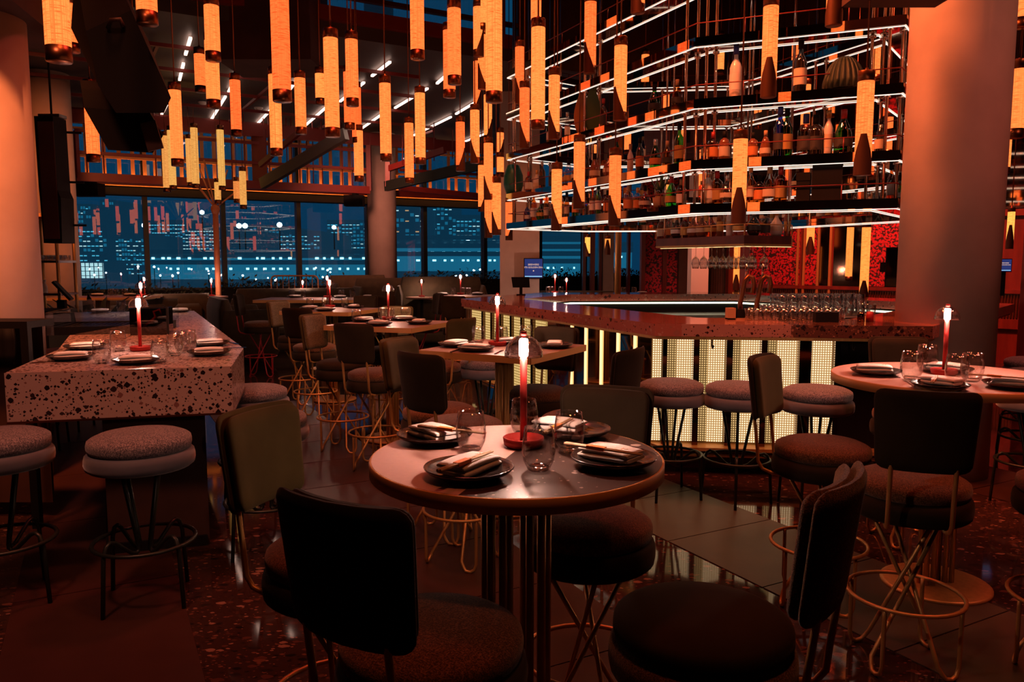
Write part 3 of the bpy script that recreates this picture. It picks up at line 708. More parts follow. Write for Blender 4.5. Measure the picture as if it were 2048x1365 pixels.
PROF={'tall':([(0,0),(.036,0),(.038,.01),(.038,.19),(.03,.215),(.014,.245),(.013,.30),(.015,.305)],.31,(.05,.15)),
 'square':([(0,0),(.044,0),(.046,.01),(.046,.14),(.036,.165),(.016,.18),(.015,.215),(.017,.22)],.225,(.03,.11)),
 'round':([(0,0),(.04,0),(.058,.03),(.062,.07),(.052,.12),(.025,.155),(.015,.18),(.015,.225)],.23,(.05,.09)),
 'slim':([(0,0),(.029,0),(.031,.01),(.031,.18),(.022,.205),(.012,.23),(.012,.285)],.29,(.05,.14)),
 'stout':([(0,0),(.047,0),(.05,.015),(.044,.12),(.03,.16),(.016,.19),(.016,.23)],.235,(.04,.09))}
_bp={}
def bottle_proto(kind,col,lab,cap):
    key=(kind,col,lab,cap)
    if key in _bp: return _bp[key]
    pr,h,(l0,l1)=PROF[kind]
    rl=max(r for r,z in pr if l0<=z<=l1 or abs(z-l0)<.06)
    body=MB().lathe(pr,14 if kind!='square' else 8).mesh('bottle',BM[col])
    labm=MB().lathe([(rl+.0012,l0),(rl+.0012,l1)],14 if kind!='square' else 8).mesh('label',LABM[lab])
    capm=MB().cyl(.0175,h-.04,h+.012,10).mesh('cap',CAPM[cap])
    _bp[key]=(body,labm,capm,h); return _bp[key]
KW={'tall':'tall long-necked','square':'square-shouldered','round':'bulbous','slim':'slim','stout':'squat'}
def put_bottle(x,y,z,kind,col,lab,cap,label,group,sc_=1.0,rz=0):
    b,l,c,h=bottle_proto(kind,col,lab,cap)
    o=link('bottle',b,None,(x,y,z),rz); o.scale=(sc_,)*3
    link('label',l,o); link('cap',c,o)
    tag(o,label,'bottle',group); return o
LN=['lowest','second-lowest','third-lowest','fourth-lowest','fifth-lowest']
SHc=offset_poly(SH,.12)
rb_=random.Random(11)
KINDS=list(PROF); COLS=['amber','amber','clear','clear','dark','brown','red','green','amber','white','blue']
LABS=['cream','white','black','orange','gold']; CAPS=['black','red','gold','silver','cork','black']
def row(li,i,pxs=None,n=0,t0=.05,t1=.95,where='',specs=None):
    a=Vector((*SHc[i],0)); b=Vector((*SHc[(i+1)%6],0)); U=(b-a).normalized(); L=(b-a).length; z=LV[li]+BT
    ts=[]
    if pxs: 
        for px in pxs: ts.append(seg_t(a,U,px,z)/L)
    else: ts=[t0+(t1-t0)*(k+.5+rb_.uniform(-.22,.22))/n for k in range(n)]
    for k,t in enumerate(ts):
        t=min(max(t,.03),.97)
        p=a+U*L*t
        if specs: kd,co,la,ca,sc_=specs[k]
        else: kd,co,la,ca,sc_=rb_.choice(KINDS),rb_.choice(COLS),rb_.choice(LABS),rb_.choice(CAPS),rb_.uniform(.92,1.14)
        cw={'clear':'clear glass','white':'frosted white','dark':'near-black','brown':'dark brown'}.get(co,co)
        put_bottle(p.x,p.y,z,kd,co,la,ca,f'{KW[kd]} {cw} bottle, {ORD[k]} from left on the {LN[li]} bar shelf, {where}','bottles on the '+LN[li]+' bar shelf',sc_,rb_.uniform(0,6))
row(0,0,n=19,where='left side'); row(1,0,n=16,where='left side'); row(2,0,n=7,t0=.2,where='left side');
row(0,1,[1415,1433,1452,1500,1518,1538,1560],where='front side',specs=[('stout','white','white','silver',1.15),('square','amber','gold','red',1.15),('round','clear','cream','silver',1.),('slim','amber','cream','gold',1),('square','amber','orange','black',.95),('stout','clear','cream','cork',1.2),('square','amber','gold','red',1.2)])
row(1,1,[1425,1448,1505,1530,1558,1572,1610,1630,1655,1685,1770,1790],where='front side',specs=[('square','red','orange','red',1),('square','brown','cream','black',1.),('square','brown','orange','black',.9),('stout','brown','cream','cork',.9),('tall','blue','black','blue',1.25),('tall','green','gold','black',1.2),('square','clear','black','blue',1.4),('square','dark','black','black',1.35),('slim','white','cream','gold',1.15),('stout','green','black','red',1.4),('tall','dark','black','black',.8),('square','clear','cream','silver',.9)])
row(2,1,[1470,1599],where='front side',specs=[('tall','white','white','blue',1.3),('tall','dark','cream','black',1.28)])
row(0,4,n=18,where='far side'); row(0,3,n=20,where='right side'); row(1,4,n=7,where='far side'); row(1,3,n=6,where='right side'); row(0,2,n=6,where='column side'); row(2,4,n=4,where='far side')
# ornaments on the shelves
def shelfpt(li,i,px):
    a=Vector((*SHc[i],0)); b=Vector((*SHc[(i+1)%6],0)); U=(b-a).normalized(); p=a+U*seg_t(a,U,px,LV[li]); return p.x,p.y,LV[li]+BT
x,y,z=shelfpt(2,1,1686)
dm=empty('dome_ornament',(x,y,z)); tag(dm,'dark green ribbed half-dome ornament on the third-lowest bar shelf','ornament')
for k in range(22):
    a=2*PI*k/22
    obj('rib',MB().loft([[(math.cos(a)*r-math.sin(a)*w_*s,math.sin(a)*r+math.cos(a)*w_*s,h) for s,r,h in ((-1,.16*math.cos(q),.26*math.sin(q)),(1,.16*math.cos(q),.26*math.sin(q)),(0,.145*math.cos(q),.24*math.sin(q)))] for q,w_ in [(j*PI/2/6,.022*math.cos(j*PI/2/6)+.001) for j in range(6)]]),M['leaf'],dm)
obj('core',MB().lathe([(.15,0),(.14,.1),(.10,.18),(.05,.23),(0,.25)],20),M['leaf'],dm)
def leafboard(px,mat,lab):
    x,y,z=shelfpt(2,0,px)
    b=MB(); rings=[]
    for k in range(9):
        t=k/8; w_=.085*math.sin(PI*(t*.93+.07)**.8)+.004
        rings.append([(-w_,-.008,t*.5),(w_,-.008,t*.5),(w_,.008,t*.5),(-w_,.008,t*.5)])
    b.loft(rings,smooth=False); o=obj('leaf_board',b,mat,None,(x,y,z)); tag(o,lab,'ornament')
leafboard(1164,pmat('orange_board',(.35,.12,.03),.5),'tall orange leaf-shaped board standing on the third-lowest bar shelf')
leafboard(1184,M['leafg'],'tall green leaf-shaped board standing on the third-lowest bar shelf')
x,y,z=shelfpt(1,0,1030)
vs=MB(); vs.lathe([(0,0),(.09,0),(.125,.12),(.12,.24),(.075,.36),(.055,.37),(0,.36)],28)
tag(obj('teal_vase',vs,M['teal'],None,(x-.02,y+.03,z)),'ribbed teal vase at the left corner of the second-lowest bar shelf','vase')
x,y,z=shelfpt(0,0,1318)
pt=empty('potted_plant',(x,y,z)); tag(pt,'small leafy plant in an orange pot on the lowest bar shelf','plant')
obj('pot',MB().cyl(.05,0,.1,14,r2=.065),CAPM['cork'],pt)
for k in range(12):
    a=k*2.4; l=.10+.05*(k%3)
    obj('leaf',MB().loft([[(math.cos(a)*l*t*.6-math.sin(a)*w_,math.sin(a)*l*t*.6+math.cos(a)*w_,.1+l*t*1.2),(math.cos(a)*l*t*.6+math.sin(a)*w_,math.sin(a)*l*t*.6-math.cos(a)*w_,.1+l*t*1.2),(math.cos(a)*l*t*.6,math.sin(a)*l*t*.6,.104+l*t*1.2)] for t,w_ in ((0,.006),(.5,.014),(1,.001))]),M['leafg'],pt)
for (px,wd,h,lab) in ((1605,.10,.22,'plain black box at the left end of the lowest bar shelf stack'),(1652,.22,.34,'tall plain black box on the lowest bar shelf')):
    x,y,z=shelfpt(0,1,px)
    b=MB().box(-wd/2,wd/2,-.09,.09,0,h); b.box(-wd/2-.003,wd/2+.003,-.093,.093,h-.06,h+.004)
    o=obj('storage_box',b,M['black'],None,(x,y,z),math.atan2(-.605,1.43)); tag(o,lab,'box')
# glass hanging rack under the corner of the shelves
RK=[D(1312,480,8.15),D(1488,486,6.95),D(1583,482,7.25)]; RKi=[v+Vector((.16,.42,0)) for v in RK]
rk=empty('glass_rack',(RK[1].x,RK[1].y,1.74)); tag(rk,'brass edged hanging glass rack with rail below the bar shelves','rack')
def rp(nm,mb,mat):
    mb.v=[(p[0]-RK[1].x,p[1]-RK[1].y,p[2]-1.74) for p in mb.v]; return obj(nm,mb,mat,rk)
poly=[tuple(v[:2]) for v in RK]+[tuple(v[:2]) for v in RKi[::-1]]
rp('board',MB().prism(poly,1.755,1.83),M['redwood'])
rp('base_plate',MB().prism([(p[0],p[1]) for p in poly],1.74,1.755),M['brass'])
g=MB(); g.tube([(v.x,v.y,1.93) for v in RK],.005,6)
for v in RK: g.tube([(v.x,v.y,1.83),(v.x,v.y,1.93)],.005,6)
for t in (.33,.66):
    v=RK[0].lerp(RK[1],t); g.tube([(v.x,v.y,1.83),(v.x,v.y,1.93)],.005,6)
rp('rail',g,M['brass'])
for v in RK+RKi: rp('hanger',MB().tube([(v.x*.9+RKi[1].x*.1,v.y*.9+RKi[1].y*.1,1.83),(v.x*.9+RKi[1].x*.1,v.y*.9+RKi[1].y*.1,6.5)],.009,6),M['chrome'])
ul=MB()
for a_,b_ in ((RKi[0],RKi[1]),(RKi[1],RKi[2])): ul.bar((a_.x-.05,a_.y-.1,1.736),(b_.x-.05,b_.y-.1,1.736),.008,.004)
rp('under_light',ul,M['ledwarm'])
k=0
for t in [j/13 for j in range(14)]:
    p=(RK[0].lerp(RK[1],(t+.03)*1.3) if t<.73 else RK[1].lerp(RK[2],(t-.73)/.32+.05))+Vector((.05,.14,0))
    kd,co,la,ca=rb_.choice(KINDS),rb_.choice(['amber','clear','white','dark','brown','red']),rb_.choice(LABS),rb_.choice(CAPS)
    put_bottle(p.x,p.y,1.83,kd,co,la,ca,f'{KW[kd]} {co} bottle, {ORD[k]} from the left on the hanging glass rack','bottles on the hanging glass rack',1.0,k); k+=1
wg=MB(); wg.lathe([(.032,0),(.033,-.004),(.004,-.012),(.0035,-.085),(.012,-.098),(.034,-.125),(.041,-.165),(.031,-.215),(.029,-.215),(.039,-.165),(.032,-.127),(0,-.10)],16)
wgm=wg.mesh('wine_glass',M['glassw'])
k=0
for (px,yy) in ((1392,7.75),(1408,7.6),(1424,7.5),(1434,7.7),(1447,7.35),(1459,7.5),(1468,7.25),(1478,7.45),(1488,7.2),(1500,7.4),(1506,7.2),(1529,7.3)):
    p=D(px,490,yy); o=link('wine_glass',wgm,None,(p.x,p.y,1.743)); tag(o,f'clear stemmed wine glass hanging upside down under the rack, {ORD[k]} from the left','wine glass','wine glasses under the rack'); k+=1
# ------------------------------------------------------------------ things on and in the bar
tum=MB(); tum.lathe([(0,0),(.03,0),(.034,.004),(.040,.09),(.0385,.09),(.033,.012),(0,.012)],14)
hig=tum.mesh('bar_glass',M['glassw'])
n_=0
for r_ in range(5):
    for c_ in range(11):
        px=1500+c_*17.5+(r_%2)*7; yy=5.98+r_*.125
        p=G(px,600,1.0); X=(px-1024)/FOC*yy
        o=link('bar_glass',hig,None,(X,yy+.0,1.15 if yy<6.2 else .9)); 
        tag(o,f'upside clear bar tumbler, {ORD[c_]} from the left in the {ORD[r_]} row behind the bar','glass','glasses ranked behind the bar'); n_+=1
# upper tray of glasses on the work top
tray=obj('glass_tray',MB().box(-.5,.5,-.2,.2,0,.012),M['steel'],None,(2.62,6.72,1.13)); tag(tray,'steel tray of glasses raised on the bar work top','tray')
obj('leg',MB().box(-.48,-.46,-.18,.18,-.23,0),M['steel'],tray); obj('leg',MB().box(.46,.48,-.18,.18,-.23,0),M['steel'],tray)
for lv in range(2):
    for r_ in range(3):
        for c_ in range(10-lv*2):
            o=link('bar_glass',hig,None,(2.2+c_*.094+lv*.09,6.61+r_*.1,1.1425+lv*.0905)); tag(o,f'clear tumbler on the steel tray, {("lower","upper")[lv]} layer, {ORD[r_]} row, {ORD[c_]} from left','glass','glasses on the steel tray')
mh=obj('menu_box',MB().box(-.085,.085,-.03,.03,0,.075),M['black'],None,(2.33,5.78,1.15)); tag(mh,'black box standing on the bar counter near the big column','box')
for (x,y,mt,lab) in ((2.60,5.80,'black','dark cylinder pot on the bar counter beside the big column'),(2.675,5.82,'red_cap','red pot on the bar counter beside the big column')):
    mm=CAPM['red'] if mt=='red_cap' else M['mirrord']
    o=obj('pot',MB().lathe([(0,0),(.026,0),(.027,.05),(.022,.075),(.0,.078)],14),mm,None,(x,y,1.15)); tag(o,lab,'pot')
tp_=empty('beer_tap',(1.80,6.12,1.15)); tag(tp_,'bronze swan-neck beer tap rising from the bar behind the counter','tap')
obj('base',MB().cyl(.06,0,.015,18),M['steel'],tp_)
for dx,nm in ((0,'neck'),(.13,'neck')):
    obj(nm,MB().tube([(dx,0,.01),(dx-.01,0,.12),(dx+.005,0,.2),(dx+.02,0,.30),(dx+.05,0,.335),(dx+.085,0,.32),(dx+.095,0,.27),(dx+.088,0,.2)],.019,10),M['bronze'],tp_)
    obj('handle',MB().tube([(dx+.03,0,.33),(dx+.03,-.01,.43)],.009,8),M['chrome'],tp_)
cl=MB(); 
for k in range(7):
    pass
cl.loft([[(math.cos(q)*r*1.6,math.sin(q)*r,z_+.012*math.sin(q*3+z_*40)) for q in [2*PI*j/16 for j in range(16)]] for r,z_ in ((.11,0),(.115,.02),(.09,.045),(.05,.062),(.02,.068))])
o=obj('bar_cloth',cl,M['linen'],None,(1.72,6.9,.9)); tag(o,'crumpled white cloth on the steel work top inside the bar','cloth')
bn=MB().box(-.13,.13,-.08,.08,0,.1); bn.box(-.14,.14,-.09,.09,.09,.1)
o=obj('steel_bin',bn,M['steel'],None,(2.05,6.95,.9)); tag(o,'rectangular steel bin beside the white cloth inside the bar','bin')
cr=empty('card_reader',(1.78,6.05,1.15)); tag(cr,'dark terminal on a wooden stand behind the bar counter','terminal')
obj('stand',MB().box(-.11,-.05,-.03,.05,-.0,.09).box(-.11,.08,-.03,.06,0,.012),CAPM['cork'],cr); obj('body',MB().box(-.04,.06,-.02,.03,.012,.08),M['black'],cr)
o=obj('paper_stack',MB().box(-.03,.03,-.04,.04,0,.07),M['linen'],None,(1.88,6.08,1.15)); tag(o,'small stack of white paper napkins behind the bar counter','napkins')
for k in range(5):
    o=link('liqueur','dummy' and bottle_proto('slim','dark','gold','black')[0],None,(2.3+.09*k,7.15,.9)); o.name='bottle'
    tag(o,f'small dark bottle in the speed rail inside the bar, {ORD[k]} from the left','bottle','bottles in the speed rail')
# ------------------------------------------------------------------ pendant lamps
DIA=.105
_pm={}
def shade_mesh(L,mat,r):
    k=(round(L,2),mat,round(r,3))
    if k not in _pm:
        _pm[k]=MB().lathe([(r*.985,.0),(r,.004),(r,L-.004),(r*.985,L)],28).mesh('shade',M[mat])
    return _pm[k]
def cap_mesh(r,h,nm):
    k=(nm,round(r,3))
    if k not in _pm: 
        _pm[k]=MB().lathe([(0,0),(r*.96,0),(r*1.03,.004),(r*1.03,h),(r*.9,h),(r*.9,h*.85),(0,h*.85)] if nm=='bottom_cap' else [(r*.9,0),(r*1.03,0),(r*1.03,h-.003),(r,h),(.012,h),(.01,h+.02),(0,h+.02)],24).mesh(nm,M['bronze'])
    return _pm[k]
def ceil_z(x,y):
    n=(x-FO.x)*FN.x+(y-FO.y)*FN.y
    return 4.6 if (n<8.3 and x<.5) else 6.48
def pendant(px,yb,wd,yt,label,wedge=None,mat='fab',y=None,cord=True,grp='woven pendant lamps hung from the ceiling',r=None):
    r=r or DIA/2
    yy=y or 2*r*FOC/wd
    p=D(px,yb,yy); q=D(px,yt,yy); L=max(.2,q.z-p.z)
    if y: r=max(.02,wd*yy/FOC/2)
    o=empty('pendant_lamp',p)
    tag(o,label,'pendant lamp',grp)
    link('shade',shade_mesh(L,mat,r),o)
    ch=.066*r/.0525
    link('bottom_cap',cap_mesh(r,ch,'bottom_cap'),o,(0,0,-ch))
    link('top_cap',cap_mesh(r,ch,'top_cap'),o,(0,0,L))
    if cord:
        cz=ceil_z(p.x,p.y)
        if cz>p.z+L+.1: obj('cord',MB().cyl(.006,L+ch,cz-p.z,6),M['bronze'],o)
    if wedge:
        to=math.atan2(-p.y,-p.x) if wedge=='C' else {'L':PI*1.12,'R':-.25}[wedge]
        h=.20; rr=r*1.06; b=MB(); n=14; rings=[]
        for (z,hw) in ((-ch,1.75),(0,1.571),(h*.12,1.42),(h*.45,.95),(h*.8,.52),(h,.34)):
            rings.append([(rr*math.cos(to+hw*(2*k/n-1)),rr*math.sin(to+hw*(2*k/n-1)),z) for k in range(n+1)])
        nn=n+1; vs=[v for R in rings for v in R]; fs=[(i*nn+k,i*nn+k+1,(i+1)*nn+k+1,(i+1)*nn+k) for i in range(5) for k in range(n)]
        b.add(vs,fs,True); obj('wedge_plate',b,M['wedge'],o)
    return o
PL=[ # px, fabric bottom, width, fabric top, wedge
(117,94,46,-190,None),(144,87,27,9,None),(294,24,38,-160,None),(426,104,28,12,None),(401,172,20,109,None),(427,200,26,82,None),(473,260,20,161,None),
(355,318,23,181,None),(564,181,35,-170,None),(553,297,23,150,None),(602,255,21,157,None),(641,197,19,148,None),(665,256,28,77,None),(705,197,24,80,None),
(699,246,20,145,None),(714,275,18,176,None),(718,352,18,262,None),(772,308,22,167,None),(819,356,17.5,247,None),(841,316,20,187,None),(835,101,27,-120,None),
(899,180,23.5,62,None),(909,152,26,18,None),(921,331,17.5,245,'R'),(950,315,18,221,'L'),(957,100,20,15,'R'),(966,48,20,-60,None),(966,166,19,71,'L'),
(988,184,32,-210,None),(955,209,15.5,123,'R'),(976,271,16,190,'R'),(977,388,18,287,'L'),(964,414,15,331,'R'),(1000,309,15,266,'R'),(1000,345,15.2,323,None),
(993,459,18,365,'L'),(977,466,15.5,395,'L'),(1076,241,27,56,None),(1072,41,20,-40,None),(1040,195,19,95,'L'),(1049,284,19.5,176,'L'),(1108,265,21.5,150,'L'),
(1180,132,23,5,'L'),(1240,225,25,91,'L'),(1158,404,22,285,'L'),(1113,448,20.5,339,'L'),(1229,437,23.5,312,'L'),(1276,9,26,-110,'L'),
(1537,176,29,13,'C'),(1668,32,30,-110,'C'),(1725,331,31,163,'C'),(1477,430,27.5,279,'C'),
(187,309,24,176,None),(277,284,27,190,None)]
def lampword(L): return 'very long' if L>.85 else 'long' if L>.6 else 'medium length' if L>.42 else 'short'
order=sorted(range(len(PL)),key=lambda i:PL[i][0])
DIN=[i for i in order if PL[i][0]<600]; MID=[i for i in order if 600<=PL[i][0]<940]; BARL=[i for i in order if PL[i][0]>=940]
def place_word(i):
    for nm,g_ in (('over the terrazzo table side',DIN),('over the middle tables',MID),('around the bar shelves',BARL)):
        if i in g_: return nm,g_.index(i)
TENS={2:'twenty',3:'thirty'}
for i,(px,yb,wd,yt,wg_) in enumerate(PL):
    nm,k=place_word(i); yy=DIA*FOC/wd; L=(D(px,yt,yy)-D(px,yb,yy)).z
    pendant(px,yb,wd,yt,f'{lampword(L)} orange woven pendant lamp'+(' with wedge foot' if wg_ else '')+f', {ORD[k]} from left {nm}',wg_)
# amber lamps clustered by the windows
for k,(px,yb,wd,yt) in enumerate(((334,376,13.5,272),(346,371,13.5,261),(381,365,13,278),(392,368,13.5,256),(444,372,13.5,260),(436,400,12,365),(474,398,12.5,363),(487,410,13,343))):
    pendant(px,yb,wd,yt,f'pale amber woven pendant lamp before the windows, {ORD[k]} from the left','', 'faby',15.2,True,'amber pendant lamps before the windows')
# lamps on the far side of the bar
FARL=[(1018,472,14,405,'R',11.6),(1175,507,10.5,475,'L',15.2),(1215,503,11,478,'C',13.8),(1472,573,12,488,'C',13.2),(1727,592,16.5,455,'C',10.2),(1697,553,13,455,None,11.4),
 (1405,395,16,300,None,12.4),(1330,250,15,190,None,12.4),(1362,300,13,240,None,13),(1560,300,16,225,None,12.4),(1610,250,17,170,None,11.6),(1655,390,15,300,None,11.8),(1750,150,17,80,None,10.8),(1775,300,16,235,None,10.8),
 (1290,170,15,110,None,12.5),(1440,140,15,75,None,12.8),(1515,250,14,190,None,13),(1590,150,15,90,None,12.2),(1335,430,13,370,None,13),(1255,300,13,250,None,13),(1190,340,13,290,None,13),(1620,500,15,455,'C',12.2),
 (2031,258,29,139,None,6.9),(2019,490,13,424,'C',8.0),(2043,36,30,-60,None,6.7),(2010,335,18,225,None,9.0)]
for k,(px,yb,wd,yt,wg_,yy) in enumerate(FARL):
    pendant(px,yb,wd,yt,f'glowing orange woven pendant lamp beyond the bar, {ORD[sorted(range(len(FARL)),key=lambda i:FARL[i][0]).index(k)]} from the left',wg_,'fabh' if yb>420 and px>1100 else 'fab',yy,True,'pendant lamps beyond the bar')
# ------------------------------------------------------------------ table lamps
def lamp_proto():
    o=empty('table_lamp')
    obj('base',MB().lathe([(0,0),(.05,0),(.058,.006),(.062,.028),(.058,.03),(.05,.014),(.012,.012),(.0,.012)],28),M['redlamp'],o)
    obj('stem',MB().cyl(.0105,.012,.272,14),M['redlamp'],o)
    obj('light_tube',MB().lathe([(0,.272),(.0125,.272),(.0135,.276),(.0135,.318),(.01,.323),(0,.323)],16),M['tube'],o)
    obj('dome',MB().lathe([(.057,.270),(.056,.285),(.050,.303),(.038,.320),(.020,.331),(0,.335),(0,.332),(.019,.328),(.036,.317),(.048,.301),(.0545,.284),(.0555,.270)],28,close=True),M['dome'],o)
    obj('knob',MB().cyl(.009,.333,.345,12),M['redlamp'],o)
    return o
_lp=None
def table_lamp(x,y,z,label):
    global _lp
    if _lp is None: _lp=lamp_proto(); o=_lp
    else: o=dup(_lp)
    o.location=(x,y,z); tag(o,label,'table lamp','red stemmed table lamps'); return o
# ------------------------------------------------------------------ tableware
def tumbler_proto():
    o=MB().lathe([(.0,.001),(.024,.001),(.030,.006),(.041,.03),(.0445,.052),(.043,.078),(.037,.118),(.0362,.118),(.042,.078),(.0432,.052),(.0395,.031),(.028,.016),(0,.014)],28)
    me=o.mesh('tumbler',M['glass']); b=MB().lathe([(0,.002),(.023,.002),(.0285,.0065),(.029,.011),(.026,.0135),(0,.013)],24).mesh('thick_base',M['glassb'])
    return me,b
TUM=tumbler_proto()
def tumbler(x,y,z,label,group='clear tumblers on the dining tables',s=1.0):
    o=link('tumbler',TUM[0],None,(x,y,z)); o.scale=(s,)*3; link('thick_base',TUM[1],o); tag(o,label,'glass',group); return o
PLM=MB().lathe([(0,.0),(.075,0),(.082,.004),(.108,.016),(.117,.026),(.115,.0285),(.105,.020),(.08,.0095),(0,.008)],40).mesh('plate',M['plate'])
def plate(x,y,z,label,s=1.0,group='dark plates on the dining tables'):
    o=link('plate',PLM,None,(x,y,z+.0005)); o.scale=(s,)*3; tag(o,label,'plate',group); return o
def napkin_mesh():
    b=MB()
    for (z0,h,w2,l2,off) in ((0,.0185,.047,.080,0),(.0168,.0165,.046,.079,.002)):
        rings=[]
        for k in range(13):
            t=k/12*2-1; x=t*l2; e=max(0,(abs(t)-.9)/.1); hh=h*(1-.5*e)
            sag=.0018*math.sin(t*2.5+z0*90)
            pts=[]
            for q in range(14):
                a=2*PI*q/14; cy=math.copysign(abs(math.cos(a))**.45,math.cos(a)); cz=math.copysign(abs(math.sin(a))**.55,math.sin(a))
                pts.append((x,off+w2*cy*(1-.03*e),z0+h/2+hh/2*cz+sag))
            rings.append(pts)
        b.loft(rings)
    return b.mesh('napkin',M['linen'])
NAP=napkin_mesh()
mk=MB()
for (x0,y0,x1,y1) in ((.010,-.010,.010,.010),(.004,-.006,.017,-.006),(.004,.001,.017,.001),(.005,.008,.016,.008),(.028,-.008,.034,.0),(.030,.004,.042,.004),(.040,-.010,.036,.010),(.046,-.004,.052,.006)):
    mk.bar((x0,y0,.0335),(x1,y1,.0335),.0016,.0012)
MARK=mk.mesh('printed_mark',M['orange'])
def napkin(x,y,z,rz,label,mark=True):
    o=link('napkin',NAP,None,(x,y,z),rz); tag(o,label,'napkin','folded white napkins')
    if mark: link('printed_mark',MARK,o,(.0,.0,.0))
    return o
CS=MB().tube([(-.115,0,0),(-.03,0,0),(.115,0,0)],[.0042,.0038,.0024],6).mesh('chopstick',M['wood'])
BAND=MB().box(-.045,.008,-.0092,.0092,-.0048,.0048).mesh('paper_band',M['orange'])
def chopsticks(x,y,z,rz,label,tilt=0):
    o=empty('chopsticks',(x,y,z),rz); o.rotation_euler=(0,tilt,rz); tag(o,label,'chopsticks','chopstick pairs in orange bands')
    link('chopstick',CS,o,(0,.0045,0)); link('chopstick',CS,o,(0,-.0045,0)); link('paper_band',BAND,o); return o
KN=MB().bar((-.1,0,.003),(.02,0,.003),.012,.003).bar((.02,0,.003),(.11,0,.003),.018,.002).mesh('knife',M['mirrord'])
fkb=MB().bar((-.1,0,.003),(.05,0,.003),.009,.003)
fkb.bar((.05,0,.003),(.065,0,.004),.024,.003)
for k in range(4): fkb.bar((.065,-.0098+k*.0065,.004),(.10,-.0098+k*.0065,.006),.003,.002)
FK=fkb.mesh('fork',M['steel'])
def cutlery(me,x,y,z,rz,label,cat):
    o=link(cat,me,None,(x,y,z),rz); tag(o,label,cat,cat+'s on the tables'); return o
def ang(a,b): d=b-a; return math.atan2(d.y,d.x)
# ------------------------------------------------------------------ tables
def pedestal(t,H,mat,n=2,rp=.034,sep=.058,rt=.012):
    for s in range(n):
        a=2*PI*s/n+.3; cx,cy=math.cos(a)*sep,math.sin(a)*sep
        for k in range(6):
            q=2*PI*k/6
            if not hasattr(pedestal,'m'): pedestal.m={}
            key=(H,mat)
            if key not in pedestal.m: pedestal.m[key]=MB().cyl(rt,.02,H,10).mesh('tube_leg',M[mat])
            link('tube_leg',pedestal.m[key],t,(cx+rp*math.cos(q),cy+rp*math.sin(q),0))
    obj('base_plate',MB().lathe([(0,0),(.24,0),(.25,.004),(.25,.016),(.235,.02),(0,.02)],40),M['brass'],t)
def round_table(x,y,R,H,label,inlay=None):
    t=empty('round_table',(x,y,0)); tag(t,label,'table')
    th=.042
    obj('edge_band',MB().lathe([(R-.006,H-th),(R,H-th+.002),(R,H-.003),(R-.003,H-.0005),(R-.006,H-.0005)],72,close=True),M['rim'],t)
    obj('under_top',MB().cyl(R-.006,H-th+.002,H-.012,64),M['black'],t)
    if inlay is None: obj('top',MB().cyl(R-.006,H-.012,H,64),M['tabgrey'],t)
    else:
        a0,a1=inlay
        def seg(u0,u1):
            return [((R-.0065)*math.cos(u0+(u1-u0)*k/48),(R-.0065)*math.sin(u0+(u1-u0)*k/48)) for k in range(49)]
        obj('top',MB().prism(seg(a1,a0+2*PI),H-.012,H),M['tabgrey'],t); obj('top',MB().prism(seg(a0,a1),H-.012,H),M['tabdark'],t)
    pedestal(t,H-th,'brass'); return t
LASTTAB=[None]
def square_table(x,y,sx,sy,rz,H,label,mat='tabwood'):
    t=empty('square_table',(x,y,0),rz); tag(t,label,'table'); LASTTAB[0]=(x,y,sx,sy,rz)
    th=.042; w_=.004
    obj('top',MB().box(-sx/2+w_,sx/2-w_,-sy/2+w_,sy/2-w_,H-.02,H),M[mat],t)
    e=MB(); e.box(-sx/2,sx/2,-sy/2,-sy/2+w_,H-th,H-.0005); e.box(-sx/2,sx/2,sy/2-w_,sy/2,H-th,H-.0005); e.box(-sx/2,-sx/2+w_,-sy/2,sy/2,H-th,H-.0005); e.box(sx/2-w_,sx/2,-sy/2,sy/2,H-th,H-.0005)
    obj('edge_band',e,M['rim'],t); obj('under_top',MB().box(-sx/2+w_,sx/2-w_,-sy/2+w_,sy/2-w_,H-th,H-.02),M['black'],t)
    pedestal(t,H-th,'brass'); return t
TH=1.05
# --- near round table
T1=(.013,2.18)
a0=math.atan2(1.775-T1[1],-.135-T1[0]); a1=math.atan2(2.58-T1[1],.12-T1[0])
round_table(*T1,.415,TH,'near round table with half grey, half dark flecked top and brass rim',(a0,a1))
table_lamp(*G(1047,893,TH),'red stemmed table lamp with clear dome on the near round table')
NT=[((870,870),(832,858),(905,880),(825,855),(985,873),'rear left'),((938,938),(890,952),(985,918),(872,950),(988,906),'front left'),
    ((1227,917),(1170,902),(1275,922),(1114,889),(1303,918),'front right'),((1148,860),(1088,850),(1150,858),(1086,873),(1146,840),'rear right')]
for (pp,na,nb,ca,cb,w_) in NT:
    p=G(*pp,TH+.02); plate(p.x,p.y,TH,f'dark glazed plate at the {w_} setting of the near round table')
    a,b=G(*na,TH+.02),G(*nb,TH+.02); m=(a+b)/2; napkin(m.x,m.y,TH+.0115,ang(a,b),f'folded white napkin on the {w_} plate of the near round table')
    a,b=G(*ca,TH+.045),G(*cb,TH+.045); m=(a+b)/2; chopsticks(m.x,m.y,TH+.0515,ang(a,b),f'pale chopsticks in an orange band on the {w_} napkin of the near round table')
for (px,py,w_) in ((942,903,'beside the rear left plate'),(1048,872,'behind the red lamp'),(1138,905,'between the two right plates'),(1077,942,'in front of the red lamp')):
    p=G(px,py,TH); tumbler(p.x,p.y,TH,f'clear stemless tumbler {w_} on the near round table')
